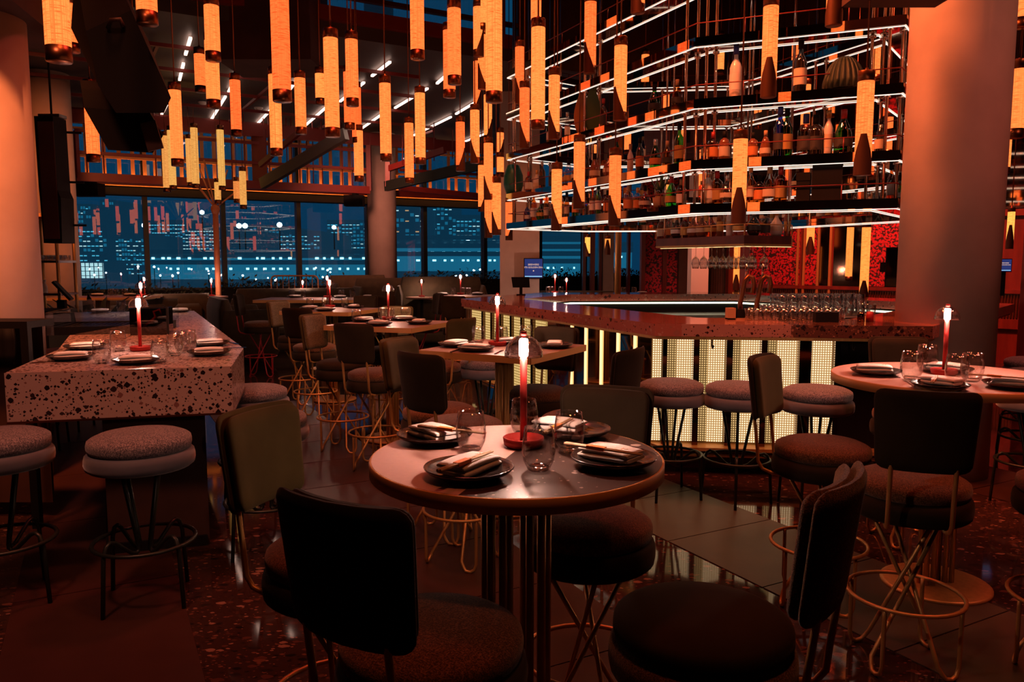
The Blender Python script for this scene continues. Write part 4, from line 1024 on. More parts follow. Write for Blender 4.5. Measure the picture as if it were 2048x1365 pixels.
# --- right round table
T6=(2.10,3.73)
round_table(*T6,.52,TH,'large round grey table with brass rim near the big right column')
table_lamp(*G(1888,750,TH),'red stemmed table lamp with clear dome on the right round table')
for (px,py,na,nb,w_,cs) in ((1752,742,(1715,738),(1782,741),'left',None),(1880,770,(1860,762),(1905,768),'front',((1862,772),(1874,752))),(2025,768,(1995,764),(2060,770),'right',((1950,752),(2048,760))),(1895,738,(1870,734),(1915,738),'far',None)):
    p=G(px,py,TH+.02); plate(p.x,p.y,TH,f'dark glazed plate at the {w_} setting of the right round table')
    a,b=G(*na,TH+.02),G(*nb,TH+.02); m=(a+b)/2; napkin(m.x,m.y,TH+.0115,ang(a,b),f'folded white napkin on the {w_} plate of the right round table')
    if cs: a,b=G(*cs[0],TH+.045),G(*cs[1],TH+.045); m=(a+b)/2; chopsticks(m.x,m.y,TH+.0515,ang(a,b),f'pale chopsticks in an orange band on the {w_} napkin of the right round table')
for k,(px,py) in enumerate(((1822,760),(1853,742),(1912,768),(1943,764))):
    p=G(px,py,TH); tumbler(p.x,p.y,TH,f'clear stemless tumbler on the right round table, {ORD[k]} from the left',s=1.12)
for (px,py,qx,qy,me,cat,l) in ((1700,752,1800,757,KN,'knife','dark knife before the left plate of the right round table'),(1835,778,1805,758,FK,'fork','steel fork left of the front plate on the right round table'),(2015,775,1950,757,FK,'fork','steel fork right of the front plate on the right round table')):
    a,b=G(px,py,TH),G(qx,qy,TH); m=(a+b)/2; cutlery(me,m.x,m.y,TH+.0005,ang(a,b),l,cat)
# --- square tables
SR=math.atan2(.877,.48)
def onto(p,tab,mg):
    """slide a point along its line of sight until it lies on the table"""
    x,y,sx,sy,r=tab
    for t in sorted([.8+.004*k for k in range(90)],key=lambda q:abs(q-1)):
        dx,dy=p.x*t-x,p.y*t-y; u=dx*math.cos(r)+dy*math.sin(r); v=-dx*math.sin(r)+dy*math.cos(r)
        if abs(u)<sx/2-mg and abs(v)<sy/2-mg: return Vector((p.x*t,p.y*t,p.z))
    u=max(-sx/2+mg,min(sx/2-mg,u)); v=max(-sy/2+mg,min(sy/2-mg,v))
    return Vector((x+u*math.cos(r)-v*math.sin(r),y+u*math.sin(r)+v*math.cos(r),p.z))
def setting_set(items,H,nm,lampat=None,s=1.0):
    tab=LASTTAB[0]
    for k,(px,py,w_) in enumerate(items[0]):
        p=onto(G(px,py,H+.02),tab,.1); plate(p.x,p.y,H,f'dark plate at the {w_} setting of {nm}',s); napkin(p.x,p.y,H+.0115,SR+(k%2)*PI/2+.2*k,f'folded white napkin on the {w_} plate of {nm}',False)
    for k,(px,py) in enumerate(items[1]):
        p=onto(G(px,py,H),tab,.05); tumbler(p.x,p.y,H,f'clear stemless tumbler on {nm}, {ORD[k]} from the left',s=s)
    if lampat: p=onto(G(*lampat,H),tab,.08); table_lamp(p.x,p.y,H,f'red stemmed table lamp with clear dome on {nm}')
square_table(-.05,4.98,.80,.80,SR,TH,'square table with brass edge between the near round table and the bar')
setting_set(([(912,685,'rear left'),(952,696,'front left'),(1110,693,'right'),(1020,683,'rear')],[(957,688),(1003,689),(1052,678)]),TH,'the square table nearest the bar',(995,692))
for (px,py,qx,qy,l) in ((985,712,1010,700,'dark knife beside the front left plate on the square table nearest the bar'),(900,706,925,698,'dark knife at the left rim of the square table nearest the bar')):
    a,b=G(px,py,TH),G(qx,qy,TH); m=(a+b)/2; cutlery(KN,m.x,m.y,TH+.0005,ang(a,b),l,'knife')
square_table(-1.08,6.95,.85,.85,1.22,TH,'square wooden table in the middle row with brass edge')
setting_set(([(728,637,'left'),(758,647,'front'),(838,644,'right'),(808,633,'rear')],[(713,643),(765,633),(780,642),(810,638)]),TH,'the middle square table',(777,636))
square_table(-2.06,8.94,.85,.85,1.29,TH,'square wooden table in the third row from the round table')
setting_set(([(620,616,'left'),(650,619,'front'),(708,613,'right')],[(620,612),(651,611),(660,613),(690,611)]),TH,'the third row square table',(660,610))
square_table(-2.75,11.55,1.9,.85,.0,TH,'long table with orange lit front in the fourth row')
setting_set(([(590,592,'left'),(680,594,'middle'),(735,593,'right')],[(584,590),(606,590),(683,590),(705,590)]),TH,'the fourth row long table',(655,592))
square_table(-.75,12.6,1.0,.8,0,TH,'small table by the square pillar with glasses')
setting_set(([(885,588,'left'),(955,588,'right')],[(906,587),(925,587),(937,587)]),TH,'the table by the square pillar',(921,588))
square_table(.95,13.2,.9,.8,0,TH,'table beyond the bar beside the screen pillar')
setting_set(([],[(1097,585),(1104,585),(1122,585)]),TH,'the table beyond the bar',(1110,586))
square_table(2.3,12.9,1.0,.8,0,TH,'table beyond the bar near the brass pole')
setting_set(([(1232,586,'left'),(1284,586,'right')],[(1247,585),(1268,585)]),TH,'the table near the brass pole',None)
square_table(-6.4,12.2,1.5,.7,.1,TH,'long narrow table near the far left window')
setting_set(([(195,590,'left'),(260,590,'right')],[(222,590),(231,589),(250,590)]),TH,'the far left table',None)
for k,(px,py,y) in enumerate(((288,559,14.2),(422,562,15.0),(605,565,14.6),(843,563,14.8),(1133,560,15.0))):
    p=D(px,py,y); H=p.z-.296
    t=empty('lounge_table',(p.x,p.y,0)); tag(t,f'dark low lounge table near the windows, {ORD[k]} from the left','table','lounge tables near the windows')
    obj('top',MB().cyl(.3,H-.03,H,24),M['tabwood'],t); obj('leg',MB().cyl(.03,.02,H-.03,10),M['black'],t); obj('base_plate',MB().cyl(.2,0,.02,20),M['black'],t)
    table_lamp(p.x,p.y,H,f'small red table lamp on the lounge table, {ORD[k]} from the left near the windows')
# ------------------------------------------------------------------ seating
def arcpts(c,r,a0,a1,n,z): return [(c[0]+r*math.cos(a0+(a1-a0)*k/n),c[1]+r*math.sin(a0+(a1-a0)*k/n),z) for k in range(n+1)]
def back_loft(w_,h,R,y0,z0,t,yo,inner):
    """curved upholstered back: stacked cross sections bent round a vertical axis"""
    rings=[]; nv=16; rc=.036
    for i in range(nv+1):
        f=i/nv; f=.5-.5*math.cos(PI*f) ; d=min(f,1-f)*h
        sh=rc-math.sqrt(max(0,rc*rc-(rc-d)**2)) if d<rc else 0
        tw=w_*(.45+.05*f)-sh; th=t*(min(1,.25+d/.022) if d<.0165 else 1)
        pts=[]
        for k in range(32):
            a=2*PI*k/32; cx=math.copysign(abs(math.cos(a))**.45,math.cos(a)); cy=math.copysign(abs(math.sin(a))**.6,math.sin(a))
            q=cx*tw/R; rr=R+yo-cy*th/2
            pts.append((rr*math.sin(q), y0+R-rr*math.cos(q)-(f*h)*.13, z0+f*h))
        rings.append(pts)
    return MB().loft(rings)
def cushion(r,z0,z1,crown,n=36):
    m=(z1-z0)
    return MB().lathe([(0,z0),(r*.93,z0),(r*.985,z0+m*.12),(r,z0+m*.35),(r,z0+m*.6),(r*.985,z0+m*.8),(r*.93,z1-.004),(r*.8,z1+crown*.45),(r*.5,z1+crown*.85),(0,z1+crown)],n)
SZ=.78
def bar_chair_proto():
    o=empty('bar_chair')
    obj('seat_band',cushion(.222,SZ-.165,SZ-.075,0),M['velvetd'],o)
    obj('seat_cushion',cushion(.212,SZ-.08,SZ-.018,.018),M['tweed'],o)
    bk=obj('backrest',back_loft(.35,.30,.36,-.285,.85,.028,.010,False),M['velvetd'],o)
    obj('back_pad',back_loft(.335,.285,.36,-.274,.857,.040,-.008,True),M['velvetd'],bk)
    for s in (-1,1):
        obj('back_tube',MB().tube([(s*.105,-.30,.98),(s*.105,-.285,.86),(s*.105,-.268,.72),(s*.105,-.262,.655),(s*.103,-.24,.622),(s*.1,-.19,.607),(s*.095,-.05,.605)],.0085,8),M['brass'],o)
    for k in range(4):
        a=PI/4+k*PI/2
        def pt(r,da,z): return (r*math.cos(a+da),r*math.sin(a+da),z)
        top=pt(.15,PI*.88,.612); 
        pts=[top,pt(.035,PI*.6,.40),pt(.10,.05,.22),pt(.165,0,.06)]
        L=[pt(.175,.02,.03),pt(.185,.08,.012),pt(.195,.2,.0085),pt(.203,.3,.02),pt(.207,.34,.05),pt(.208,.34,.25),pt(.208,.34,.285)]
        pts=[top,pt(.163,-.04,.055)]+L
        obj('hairpin_leg',MB().tube(pts,.0085,8),M['brass'],o)
    obj('foot_ring',MB().tube(arcpts((0,0),.214,0,2*PI*31/32,31,.285),.0085,8,closed=True),M['brass'],o)
    return o
_cp=None
def bar_chair(x,y,face,label,mats=None,group='bar chairs around the dining tables'):
    global _cp
    if _cp is None: _cp=bar_chair_proto(); o=_cp
    else: o=dup(_cp)
    o.location=(x,y,0); o.rotation_euler=(0,0,math.radians(face)-PI/2); tag(o,label,'bar chair',group)
    return o,mats
todo=[]
def chair(*a,**k): todo.append(bar_chair(*a,**k))
VO={'backrest':M['velvet'],'back_pad':M['velvet']}
TO={'back_pad':M['tweedo'],'backrest':M['velvet'],'seat_cushion':M['velvetd']}
chair(-.185,1.72,60,'dark velvet bar chair with brown tweed seat in front of the near round table')
chair(.455,1.79,145,'bar chair with round dark velvet seat and tweed back, right of the near round table',{'seat_cushion':M['velvetd'],'seat_band':M['tweed'],'back_pad':M['tweed'],'backrest':M['tweed']})
chair(.25,2.50,252,'dark backed bar chair on the far side of the near round table')
chair(-.52,2.26,-24,'bar chair with olive velvet back left of the near round table',VO)
chair(-.26,4.06,47,'dark backed bar chair in front of the square table nearest the bar')
chair(-.42,4.44,-30,'bar chair with olive back left of the square table nearest the bar',VO)
chair(.165,5.09,241,'dark bar chair behind the square table nearest the bar')
chair(.37,4.20,148,'dark bar chair right of the square table nearest the bar')
chair(-1.05,5.95,68,'dark backed bar chair in front of the middle square table')
chair(-1.44,6.54,-22,'bar chair with olive tweed back left of the middle square table',TO)
chair(-.63,6.38,143,'bar chair with olive back right of the middle square table',VO)
chair(-1.2,7.55,262,'bar chair with tweed back behind the middle square table',TO)
chair(-2.0,7.85,72,'dark backed bar chair in front of the third row square table')
chair(-2.42,8.75,-30,'bar chair with tweed back left of the third row square table',TO)
chair(-1.98,9.95,258,'dark bar chair behind the third row square table')
chair(-3.5,10.8,0,'red framed bar chair with brown seat at the fourth row long table',{'back_tube':M['redmetal'],'hairpin_leg':M['redmetal'],'foot_ring':M['redmetal']})
chair(-1.75,10.7,95,'dark bar chair before the right end of the fourth row long table')
chair(-1.3,10.9,205,'red framed dark bar chair near the left end of the bar',{'back_tube':M['redmetal'],'hairpin_leg':M['redmetal'],'foot_ring':M['redmetal']})
chair(-.72,10.5,80,'dark bar chair beside the left end of the bar')
chair(1.565,2.99,70,'dark backed bar chair with tweed seat in front of the right round table')
chair(1.44,3.55,-38,'bar chair with brown velvet back left of the right round table',{'back_pad':M['velvet'],'seat_cushion':M['tweed']})
chair(2.27,4.35,262,'dark bar chair behind the right round table')
chair(2.20,2.95,118,'bar chair at the right edge of the right round table')
for o,m in todo:
    if m: setmats(o,m)
def stool_proto():
    o=empty('bar_stool')
    obj('seat_band',cushion(.222,.66,.745,0),M['velvetg'],o)
    obj('seat_cushion',cushion(.21,.742,.81,.02),M['tweedg'],o)
    for k in range(4):
        a=PI/4+k*PI/2
        P=lambda r,z: (r*math.cos(a),r*math.sin(a),z)
        obj('leg',MB().tube([P(.10,.665),P(.035,.30),P(.03,.262),P(.045,.25),P(.07,.26),P(.145,.335),P(.17,.345),P(.19,.33),P(.205,.28),P(.222,.0)],.0095,8),M['greenmetal'],o)
    obj('foot_ring',MB().tube(arcpts((0,0),.208,0,2*PI*31/32,31,.30),.0095,8,closed=True),M['greenmetal'],o)
    return o
_sp=None
def stool(x,y,rz,label,group):
    global _sp
    if _sp is None: _sp=stool_proto(); o=_sp
    else: o=dup(_sp)
    o.location=(x,y,0); o.rotation_euler=(0,0,rz); o.scale=(1.07,1.07,.945 if y>3.8 else .985) if y<8 and x<-1 else (1.02,1.02,.97); tag(o,label,'bar stool',group); return o
stool(-1.73,3.56,.35,'grey tweed backless bar stool in front of the terrazzo communal table','stools at the terrazzo table')
stool(-2.40,3.56,.6,'grey tweed bar stool at the left front corner of the terrazzo communal table','stools at the terrazzo table')
stool(-1.36,4.22,.2,'grey bar stool nearest on the right side of the terrazzo communal table','stools at the terrazzo table')
stool(-1.72,5.1,.5,'second grey bar stool on the right side of the terrazzo communal table','stools at the terrazzo table')
stool(-4.25,7.35,.1,'brown grey stool at the left side of the terrazzo communal table, further one','stools at the terrazzo table')
stool(-4.05,6.6,.3,'brown grey stool at the left side of the terrazzo communal table, nearer one','stools at the terrazzo table')
stool(1.08,5.22,.2,'grey backless bar stool before the glowing bar front, leftmost of three','stools before the bar front')
stool(1.50,5.10,.5,'grey backless bar stool before the glowing bar front, middle of three','stools before the bar front')
stool(1.96,4.95,.1,'grey backless bar stool before the glowing bar front beside the right round table','stools before the bar front')
stool(-.22,6.45,.4,'black legged stool between the square table and the left side of the bar','stools before the bar front')
stool(3.42,5.02,.4,'dark stool right of the big column','stools right of the big column')
stool(3.9,5.75,.1,'second dark stool right of the big column','stools right of the big column')
stool(4.35,6.45,.1,'third dark stool right of the big column','stools right of the big column')
# sofas and booths near the windows
def sofa(x,y,rz,w_,label,h=.82,col='sofa',seatz=.44):
    o=empty('sofa',(x,y,0),rz); tag(o,label,'sofa')
    def soft(nm,x0,x1,y0,y1,z0,z1,r=.05):
        rings=[]
        for k in range(7):
            f=k/6; z=z0+(z1-z0)*f; e=r*(1-math.sqrt(max(0,1-(abs(2*f-1))**6)))
            pts=[]
            for q in range(24):
                a=2*PI*q/24; cx=math.copysign(abs(math.cos(a))**.3,math.cos(a)); cy=math.copysign(abs(math.sin(a))**.3,math.sin(a))
                pts.append(((x0+x1)/2+cx*((x1-x0)/2-e),(y0+y1)/2+cy*((y1-y0)/2-e),z))
            rings.append(pts)
        obj(nm,MB().loft(rings),M[col],o)
    soft('base',-w_/2,w_/2,-.4,.4,.08,.3); soft('seat_cushion',-w_/2+.12,w_/2-.12,-.28,.4,.3,seatz)
    soft('backrest',-w_/2,w_/2,-.48,-.26,.1,h)
    for s in (-1,1): soft('arm',s*w_/2-.07,s*w_/2+.07,-.45,.4,.1,h-.16)
    for k in range(int(w_/.6)): soft('cushion',-w_/2+.2+k*.6,-w_/2+.66+k*.6,-.27,-.12,seatz,seatz+.38)
    for sx in (-1,1):
        for sy in (-1,1): obj('foot',MB().cyl(.025,0,.09,8,0,(sx*(w_/2-.1),sy*.3,0)),M['black'],o)
    return o
sofa(-4.35,12.6,-PI/2+.5,1.5,'olive sofa seen from its end behind the terrazzo table',1.02)
sofa(-3.9,14.2,PI+.3,2.2,'long olive sofa below the windows in the middle',1.1)
sofa(-6.4,14.0,PI+.5,2.0,'dark sofa below the far left window',1.0)
sofa(-2.2,16.2,PI+.4,2.0,'olive sofa right of the copper railing',1.25)
sofa(-1.35,14.9,PI+.1,1.6,'olive booth seat left of the square pillar',1.3)
sofa(-3.2,16.8,PI+.5,1.3,'olive booth left of the round window column',1.3)
sofa(1.25,15.6,PI,2.0,'long dark sofa beyond the bar below the right window',1.0)
# ------------------------------------------------------------------ terrazzo communal table
LT=[G(8,747,TH),G(463,733,TH),G(487,697,TH),G(388,622,TH)]
LT=[v.copy() for v in LT]
fx=(LT[1]-LT[0]).normalized(); fy=(LT[3]-LT[2]).normalized()
P4=Vector((-4.55,8.5,TH)); P5=LT[0]+fy*.25+Vector((-.12,.1,0)); 
LTP=[tuple(v[:2]) for v in (LT[0],LT[1],LT[2],LT[3])]+[(-4.75,8.45),(-3.72,6.65),(-2.84,4.85)]
lt=empty('terrazzo_table',(-2.8,5.5,0)); tag(lt,'long pale terrazzo communal table with dark chips and a thick edge','table')
def ltp(nm,mb,mat):
    mb.v=[(p[0]+2.8,p[1]-5.5,p[2]) for p in mb.v]; return obj(nm,mb,mat,lt)
ltp('slab',MB().prism(LTP,.805,TH),M['terrapale'])
ctr=Vector((sum(p[0] for p in LTP)/7,sum(p[1] for p in LTP)/7,0))
def shrink(d): return [(p[0]+(ctr.x-p[0])*d,p[1]+(ctr.y-p[1])*d) for p in LTP]
ltp('under_trim',MB().prism(shrink(-.004),.795,.805),M['bronze'])
pl=[tuple((LT[0]+fx*.42+fy*.25)[:2]),tuple((LT[1]-fx*.12+fy*.28)[:2]),tuple((LT[3]-fx*.3-fy*.4)[:2]),(-4.2,8.0)]
ltp('plinth',MB().prism(pl,0,.795),M['wallbrown'])
ltp('plinth_kick',MB().prism([(p[0]*1.002,p[1]*.995) for p in pl],0,.06),M['black'])
# grill well with glass screens in the middle of the table
gw=empty('grill_case',(*G(222,664,TH)[:2],TH)); tag(gw,'dark open grill tray with clear glass screens set on the terrazzo table','grill')
az=math.atan2(fx.y,fx.x); gw.rotation_euler=(0,0,az)
obj('tray',MB().box(-.36,.42,-.22,.35,0,.03).box(-.36,-.34,-.22,.35,.03,.06).box(.40,.42,-.22,.35,.03,.06).box(-.42,.42,.33,.35,.03,.06).box(-.42,.42,-.22,-.20,.03,.06),M['black'],gw)
gr=MB()
for k in range(18): gr.bar((-.33+k*.041,-.2,.05),(-.33+k*.041,.33,.05),.008,.008)
o=obj('grate',gr,M['chrome'],gw); o['kind']='stuff'
obj('screen',MB().box(-.38,.44,-.235,-.228,0,.17),M['pane'],gw); obj('screen',MB().box(-.387,-.38,-.23,.36,0,.17),M['pane'],gw)
obj('screen',MB().box(-.38,.44,.36,.367,0,.24),M['pane'],gw)
bx=empty('smoked_glass_box',(*G(305,668,TH)[:2],TH),az); tag(bx,'smoked glass box holding a red cable beside the grill screens','box')
M['smoke']=gmat('smoked_glass',(.35,.33,.33),1.5,1.4,.0,.06)
obj('panel',MB().box(-.13,.13,-.12,-.112,0,.2),M['smoke'],bx); obj('panel',MB().box(.122,.13,-.112,.12,0,.2),M['smoke'],bx); obj('panel',MB().box(-.13,-.122,-.112,.12,0,.2),M['smoke'],bx); obj('panel',MB().box(-.122,.122,.112,.12,0,.2),M['black'],bx)
obj('corner_post',MB().box(.125,.14,-.13,-.115,0,.21),M['black'],bx)
obj('cable',MB().tube([(-.02,-.03,.02),(-.05,-.03,.06),(-.0,-.03,.1),(.03,-.02,.13),(.02,-.02,.17),(.06,-.02,.185),(.07,-.01,.14)],.009,8),M['redmetal'],bx)
table_lamp(*G(281,702,TH),'red stemmed table lamp with clear dome at the front of the terrazzo table')
p=D(281,567,8.2); table_lamp(p.x,p.y,TH,'red table lamp at the far end of the terrazzo table')
LTS=[(170,693,'second left'),(142,713,'front left'),(272,720,'front middle'),(420,686,'second right'),(418,704,'front right'),(200,622,'far left'),(360,621,'far right')]
for (px,py,w_) in LTS:
    p=G(px,py,TH+.02); plate(p.x,p.y,TH,f'dark plate at the {w_} setting of the terrazzo table',1.05 if py>650 else 1.0); napkin(p.x,p.y,TH+.012,az+.1,f'folded white napkin on the {w_} plate of the terrazzo table',False)
for k,(px,py) in enumerate(((204,727),(237,703),(321,725),(350,712),(366,706),(378,700),(243,625),(335,640))):
    p=G(px,py,TH); tumbler(p.x,p.y,TH,f'clear stemless tumbler on the terrazzo table, {ORD[k]} of eight counted from the front left',s=1.08)
for (px,py,qx,qy,l) in ((70,727,130,722,'dark knife at the left front rim of the terrazzo table'),(452,684,478,690,'dark knife beside the second right plate of the terrazzo table'),(442,698,470,697,'dark knife beside the front right plate of the terrazzo table')):
    a,b=G(px,py,TH),G(qx,qy,TH); m=(a+b)/2; cutlery(KN,m.x,m.y,TH+.0005,ang(a,b),l,'knife')
# ------------------------------------------------------------------ left side
sd=empty('side_console',(-2.72,3.95,0)); 
a=D(-40,648,4.55); b=D(58,646,4.55)
sd.location=(b.x,4.55,0); tag(sd,'black framed console with a hanging dark cloth beside the front left column','console')
obj('top_bar',MB().box(-.7,.0,-.02,.25,1.21,1.25),M['black'],sd); obj('leg',MB().box(-.045,.0,-.02,.02,0,1.21),M['black'],sd); obj('leg',MB().box(-.7,-.65,-.02,.02,0,1.21),M['black'],sd)
obj('back_panel',MB().box(-.65,-.045,.2,.22,.1,1.21),M['wallbrown'],sd)
tw=MB()
tw.loft([[(-.12+wx*math.cos(q),-.03+.012*math.sin(q)+.004*math.sin(q*5),z) for q in [2*PI*j/20 for j in range(20)]] for z,wx in ((1.0,.045),(1.06,.05),(1.14,.055),(1.21,.05))])
o=obj('hanging_cloth',tw,M['black'],sd)
# tall gold shelf rack with glasses
rk2=empty('gold_rack',(*G(100,640,.95)[:2],0)); p=D(102,560,10.5); rk2.location=(p.x,p.y,0); tag(rk2,'open gold shelf rack with glasses beside the front left column','rack')
for dx,dy in ((-.22,-.2),(.22,-.2),(-.22,.2),(.22,.2)): obj('post',MB().cyl(.022,0,2.25,10,0,(dx,dy,0)),M['brass'],rk2)
for z in (.6,1.15,1.58,2.15): obj('shelf_board',MB().box(-.24,.24,-.22,.22,z,z+.03),M['redwood'] if z!=1.58 else M['steel'],rk2)
for r_ in range(3):
    for c_ in range(6):
        o=link('bar_glass',hig,None,(p.x-.19+c_*.076,p.y-.14+r_*.12,1.61)); o.scale=(.8,.8,.8); tag(o,f'clear tumbler on the gold rack shelf, {ORD[c_]} from the left in its {ORD[r_]} row','glass','glasses on the gold rack')
sb=empty('spray_bottle',(p.x-.02,p.y-.12,1.18)); tag(sb,'pale spray bottle standing on the gold rack','bottle')
obj('body',MB().lathe([(0,0),(.035,0),(.037,.02),(.035,.09),(.014,.13),(.013,.15)],14),M['linen'],sb); obj('trigger',MB().box(-.045,.02,-.01,.01,.15,.175),M['linen'],sb)
ps=empty('host_screen',(p.x+.33,p.y-.35,0)); tag(ps,'slanted dark touch screen on a stand beside the gold rack','screen')
obj('stand',MB().box(-.05,.05,-.03,.03,0,1.1),M['black'],ps); obj('screen',MB().bar((-.06,-.05,1.34),(.12,.02,1.10),.24,.03),M['black'],ps)
cb=obj('host_cabinet',MB().box(-.5,.45,-.3,.3,0,.95),M['floortile'],None,(p.x+.1,p.y-.75,0)); tag(cb,'low grey green cabinet below the gold rack','cabinet')
obj('top',MB().box(-.52,.47,-.32,.32,.95,1.0),M['black'],cb)
def plant(x,y,z,h,n,label,sp=1.0,mat='leafg'):
    o=empty('plant',(x,y,z)); tag(o,label,'plant')
    obj('pot',MB().cyl(.12*sp,0,.25*sp,16,r2=.16*sp),M['black'],o)
    rr=random.Random(int(x*100))
    for k in range(n):
        a=k*2.4; L=h*rr.uniform(.6,1); w0=.05*sp
        rings=[]
        for j in range(6):
            t=j/5; wq=w0*math.sin(PI*min(.98,t*.9+.08)); r_=L*.55*t; zz=.25*sp+L*(t-.45*t*t)
            cx,cy=r_*math.cos(a),r_*math.sin(a)
            rings.append([(cx-wq*math.sin(a),cy+wq*math.cos(a),zz),(cx+wq*math.sin(a),cy-wq*math.cos(a),zz),(cx,cy,zz+.012)])
        obj('leaf',MB().loft(rings,smooth=False),M[mat],o)
    return o
plant(p.x+.25,p.y+.55,0,1.75,16,'broad leaved palm behind the gold rack',.9,'leaf')
q=D(166,560,14.2); plant(q.x,q.y,0,1.15,14,'dark leafy plant beside the back left column',.6,'leaf')
# hanging loudspeakers
la=empty('line_array_speaker',D(118,487,7.6)); tag(la,'tall dark column loudspeaker hung before the back left column','loudspeaker')
q0=D(100,487,7.6); zt=D(98,236,7.6).z-q0.z; w_=.2
rings=[]
for (z,off,wd) in ((0,0,.088),(zt*.36,.0,.10),(zt*.42,-.015,.088),(zt,-.02,.088)):
    rings.append([(off-wd,-.1,z),(off+wd,-.1,z),(off+wd,.12,z),(off-wd,.12,z)])
obj('cabinet',MB().loft(rings,smooth=False),M['black'],la); obj('front_grille',MB().box(-.075,.07,-.108,-.1,.04,zt-.05),M['ceil'],la)
obj('top_bracket',MB().box(-.1,.1,-.05,.08,zt,zt+.03),M['steel'],la)
for z in (.15,.5,.9): obj('wall_arm',MB().bar((.08,.1,zt*z),(.2,.14,zt*z),.02,.02),M['black'],la)
obj('hanger',MB().cyl(.01,zt+.03,6.5-la.location.z,8,0,(0,0,0)),M['black'],la)
pa=empty('loudspeaker',D(235,225,4.6)); tag(pa,'big black tilted loudspeaker cabinet hanging near the ceiling','loudspeaker')
def pxp(x,y,yy): v=D(x,y,yy); return v-pa.location
# cabinet: front outline and a back outline further away, tapered
F1=[pxp(172,62,4.45),pxp(262,20,4.45),pxp(342,196,4.45),pxp(328,226,4.45),pxp(232,226,4.45),pxp(196,170,4.45)]
B1=[pxp(150,-60,5.0),pxp(215,-90,5.0),pxp(296,80,5.0),pxp(300,120,5.0),pxp(200,150,5.0),pxp(142,56,5.0)]
obj('cabinet',MB().loft([[tuple(v) for v in F1],[tuple(v) for v in B1]],smooth=False),M['black'],pa)
F2=[pxp(168,215,4.7),pxp(300,226,4.7),pxp(326,272,4.7),pxp(306,306,4.7),pxp(216,300,4.7)]
B2=[pxp(160,160,5.15),pxp(280,170,5.15),pxp(300,220,5.15),pxp(280,270,5.15),pxp(200,270,5.15)]
obj('lower_cabinet',MB().loft([[tuple(v) for v in F2],[tuple(v) for v in B2]],smooth=False),M['black'],pa)
obj('side_plate',MB().bar(pxp(296,244,4.6),pxp(312,300,4.6),.09,.012),M['wallbrown'],pa)
obj('hanger',MB().tube([pxp(235,20,4.75),pxp(235,-330,4.75)],.02,8),M['black'],pa)
obj('handle',MB().tube([pxp(216,56,4.44),pxp(222,40,4.40),pxp(240,38,4.40),pxp(246,52,4.44)],.012,8),M['wallbrown'],pa)
# window side speakers
for (px,y0,y1,y,lab) in ((168,366,392,16.0,'dark wide loudspeaker under the window beam at the far left'),(706,390,412,18.2,'dark wide loudspeaker under the window beam beside the round column')):
    a=D(px-28 if px<400 else px-19,y0,y); b=D(px+28 if px<400 else px+19,y1,y)
    o=obj('loudspeaker',MB().box(0,b.x-a.x,0,.3,b.z-a.z,0),M['black'],None,a); o.location=(a.x,a.y,a.z); tag(o,lab,'loudspeaker')
    obj('bracket',MB().box((b.x-a.x)*.4,(b.x-a.x)*.6,.1,.5,-.02,.16),M['black'],o)
# branching orange lit post by the window
M['orangelit']=pmat('orange_lit_post',(.45,.17,.08),.5)  # orange of the light on the post, put into its colour
bc=empty('branching_post',(*D(436,560,15.4)[:2],0)); tag(bc,'slim orange lit post with branching arms before the windows','post')
hub=D(433,418,15.4).z
obj('pole',MB().tube([(0,0,0),(0,0,hub)],.055,12),M['orangelit'],bc); obj('hub',MB().lathe([(0,hub-.12),(.06,hub-.1),(.09,hub),(.07,hub+.06),(0,hub+.09)],14),M['orangelit'],bc)
for (px,py) in ((365,330),(392,322),(408,320),(455,340),(480,378),(440,345),(372,345)):
    v=D(px,py,15.4-.15)-Vector(bc.location); obj('arm',MB().tube([(0,0,hub+.02),tuple(v)],.016,6),M['orangelit'],bc)
# copper railing
ra=D(542,552,16.2); rb2=D(636,552,16.2)
rl=empty('railing',(ra.x,16.2,0)); tag(rl,'copper tube railing with thin bars before the window planters','railing')
z1=ra.z; L=rb2.x-ra.x; M['copper']=pmat('copper_tube',(.6,.25,.12),.35,.8)
obj('top_rail',MB().tube([(0,0,0),(0,0,z1-.08),(.03,0,z1-.02),(.08,0,z1),(L-.08,0,z1),(L-.03,0,z1-.02),(L,0,z1-.08),(L,0,0)],.018,8),M['copper'],rl)
for k in range(1,8): obj('bar',MB().cyl(.009,0,z1,6,0,(L*k/8,0,0)),M['copper'],rl)
# planters with foliage along the windows
def hedge(px0,px1,y0,y1,top,label,seed):
    a=D(px0,565,y0); b=D(px1,565,y1); d=Vector((b.x-a.x,b.y-a.y,0)); L=d.length
    o=empty('planter',(a.x,a.y,0),math.atan2(d.y,d.x)); tag(o,label,'planter')
    obj('box',MB().box(0,L,-.15,.15,0,top-.35),M['black'],o)
    rr=random.Random(seed); f=MB()
    for k in range(int(L*260)):
        c=Vector((rr.uniform(0,L),rr.uniform(-.2,.2),top-.45+abs(rr.gauss(0,.13)))); n=Vector((rr.uniform(-1,1),rr.uniform(-1,1),rr.uniform(.2,1))).normalized()
        t=n.orthogonal().normalized()*rr.uniform(.03,.065); s_=n.cross(t)*.45
        f.add([c-t,c+s_,c+t,c-s_],[(0,1,2,3)])
    g=obj('foliage',f,M['leaf'],o); g['kind']='stuff'
hedge(150,430,15.6,17.0,1.25,'planter of dark foliage along the left windows',1)
hedge(440,720,17.2,19.0,1.38,'planter of dark foliage along the middle windows',2)
hedge(808,1000,19.4,20.2,1.5,'planter of dark foliage between the round column and the square pillar',3)
hedge(1078,1290,20.6,22,1.55,'planter of dark foliage right of the square pillar',4)
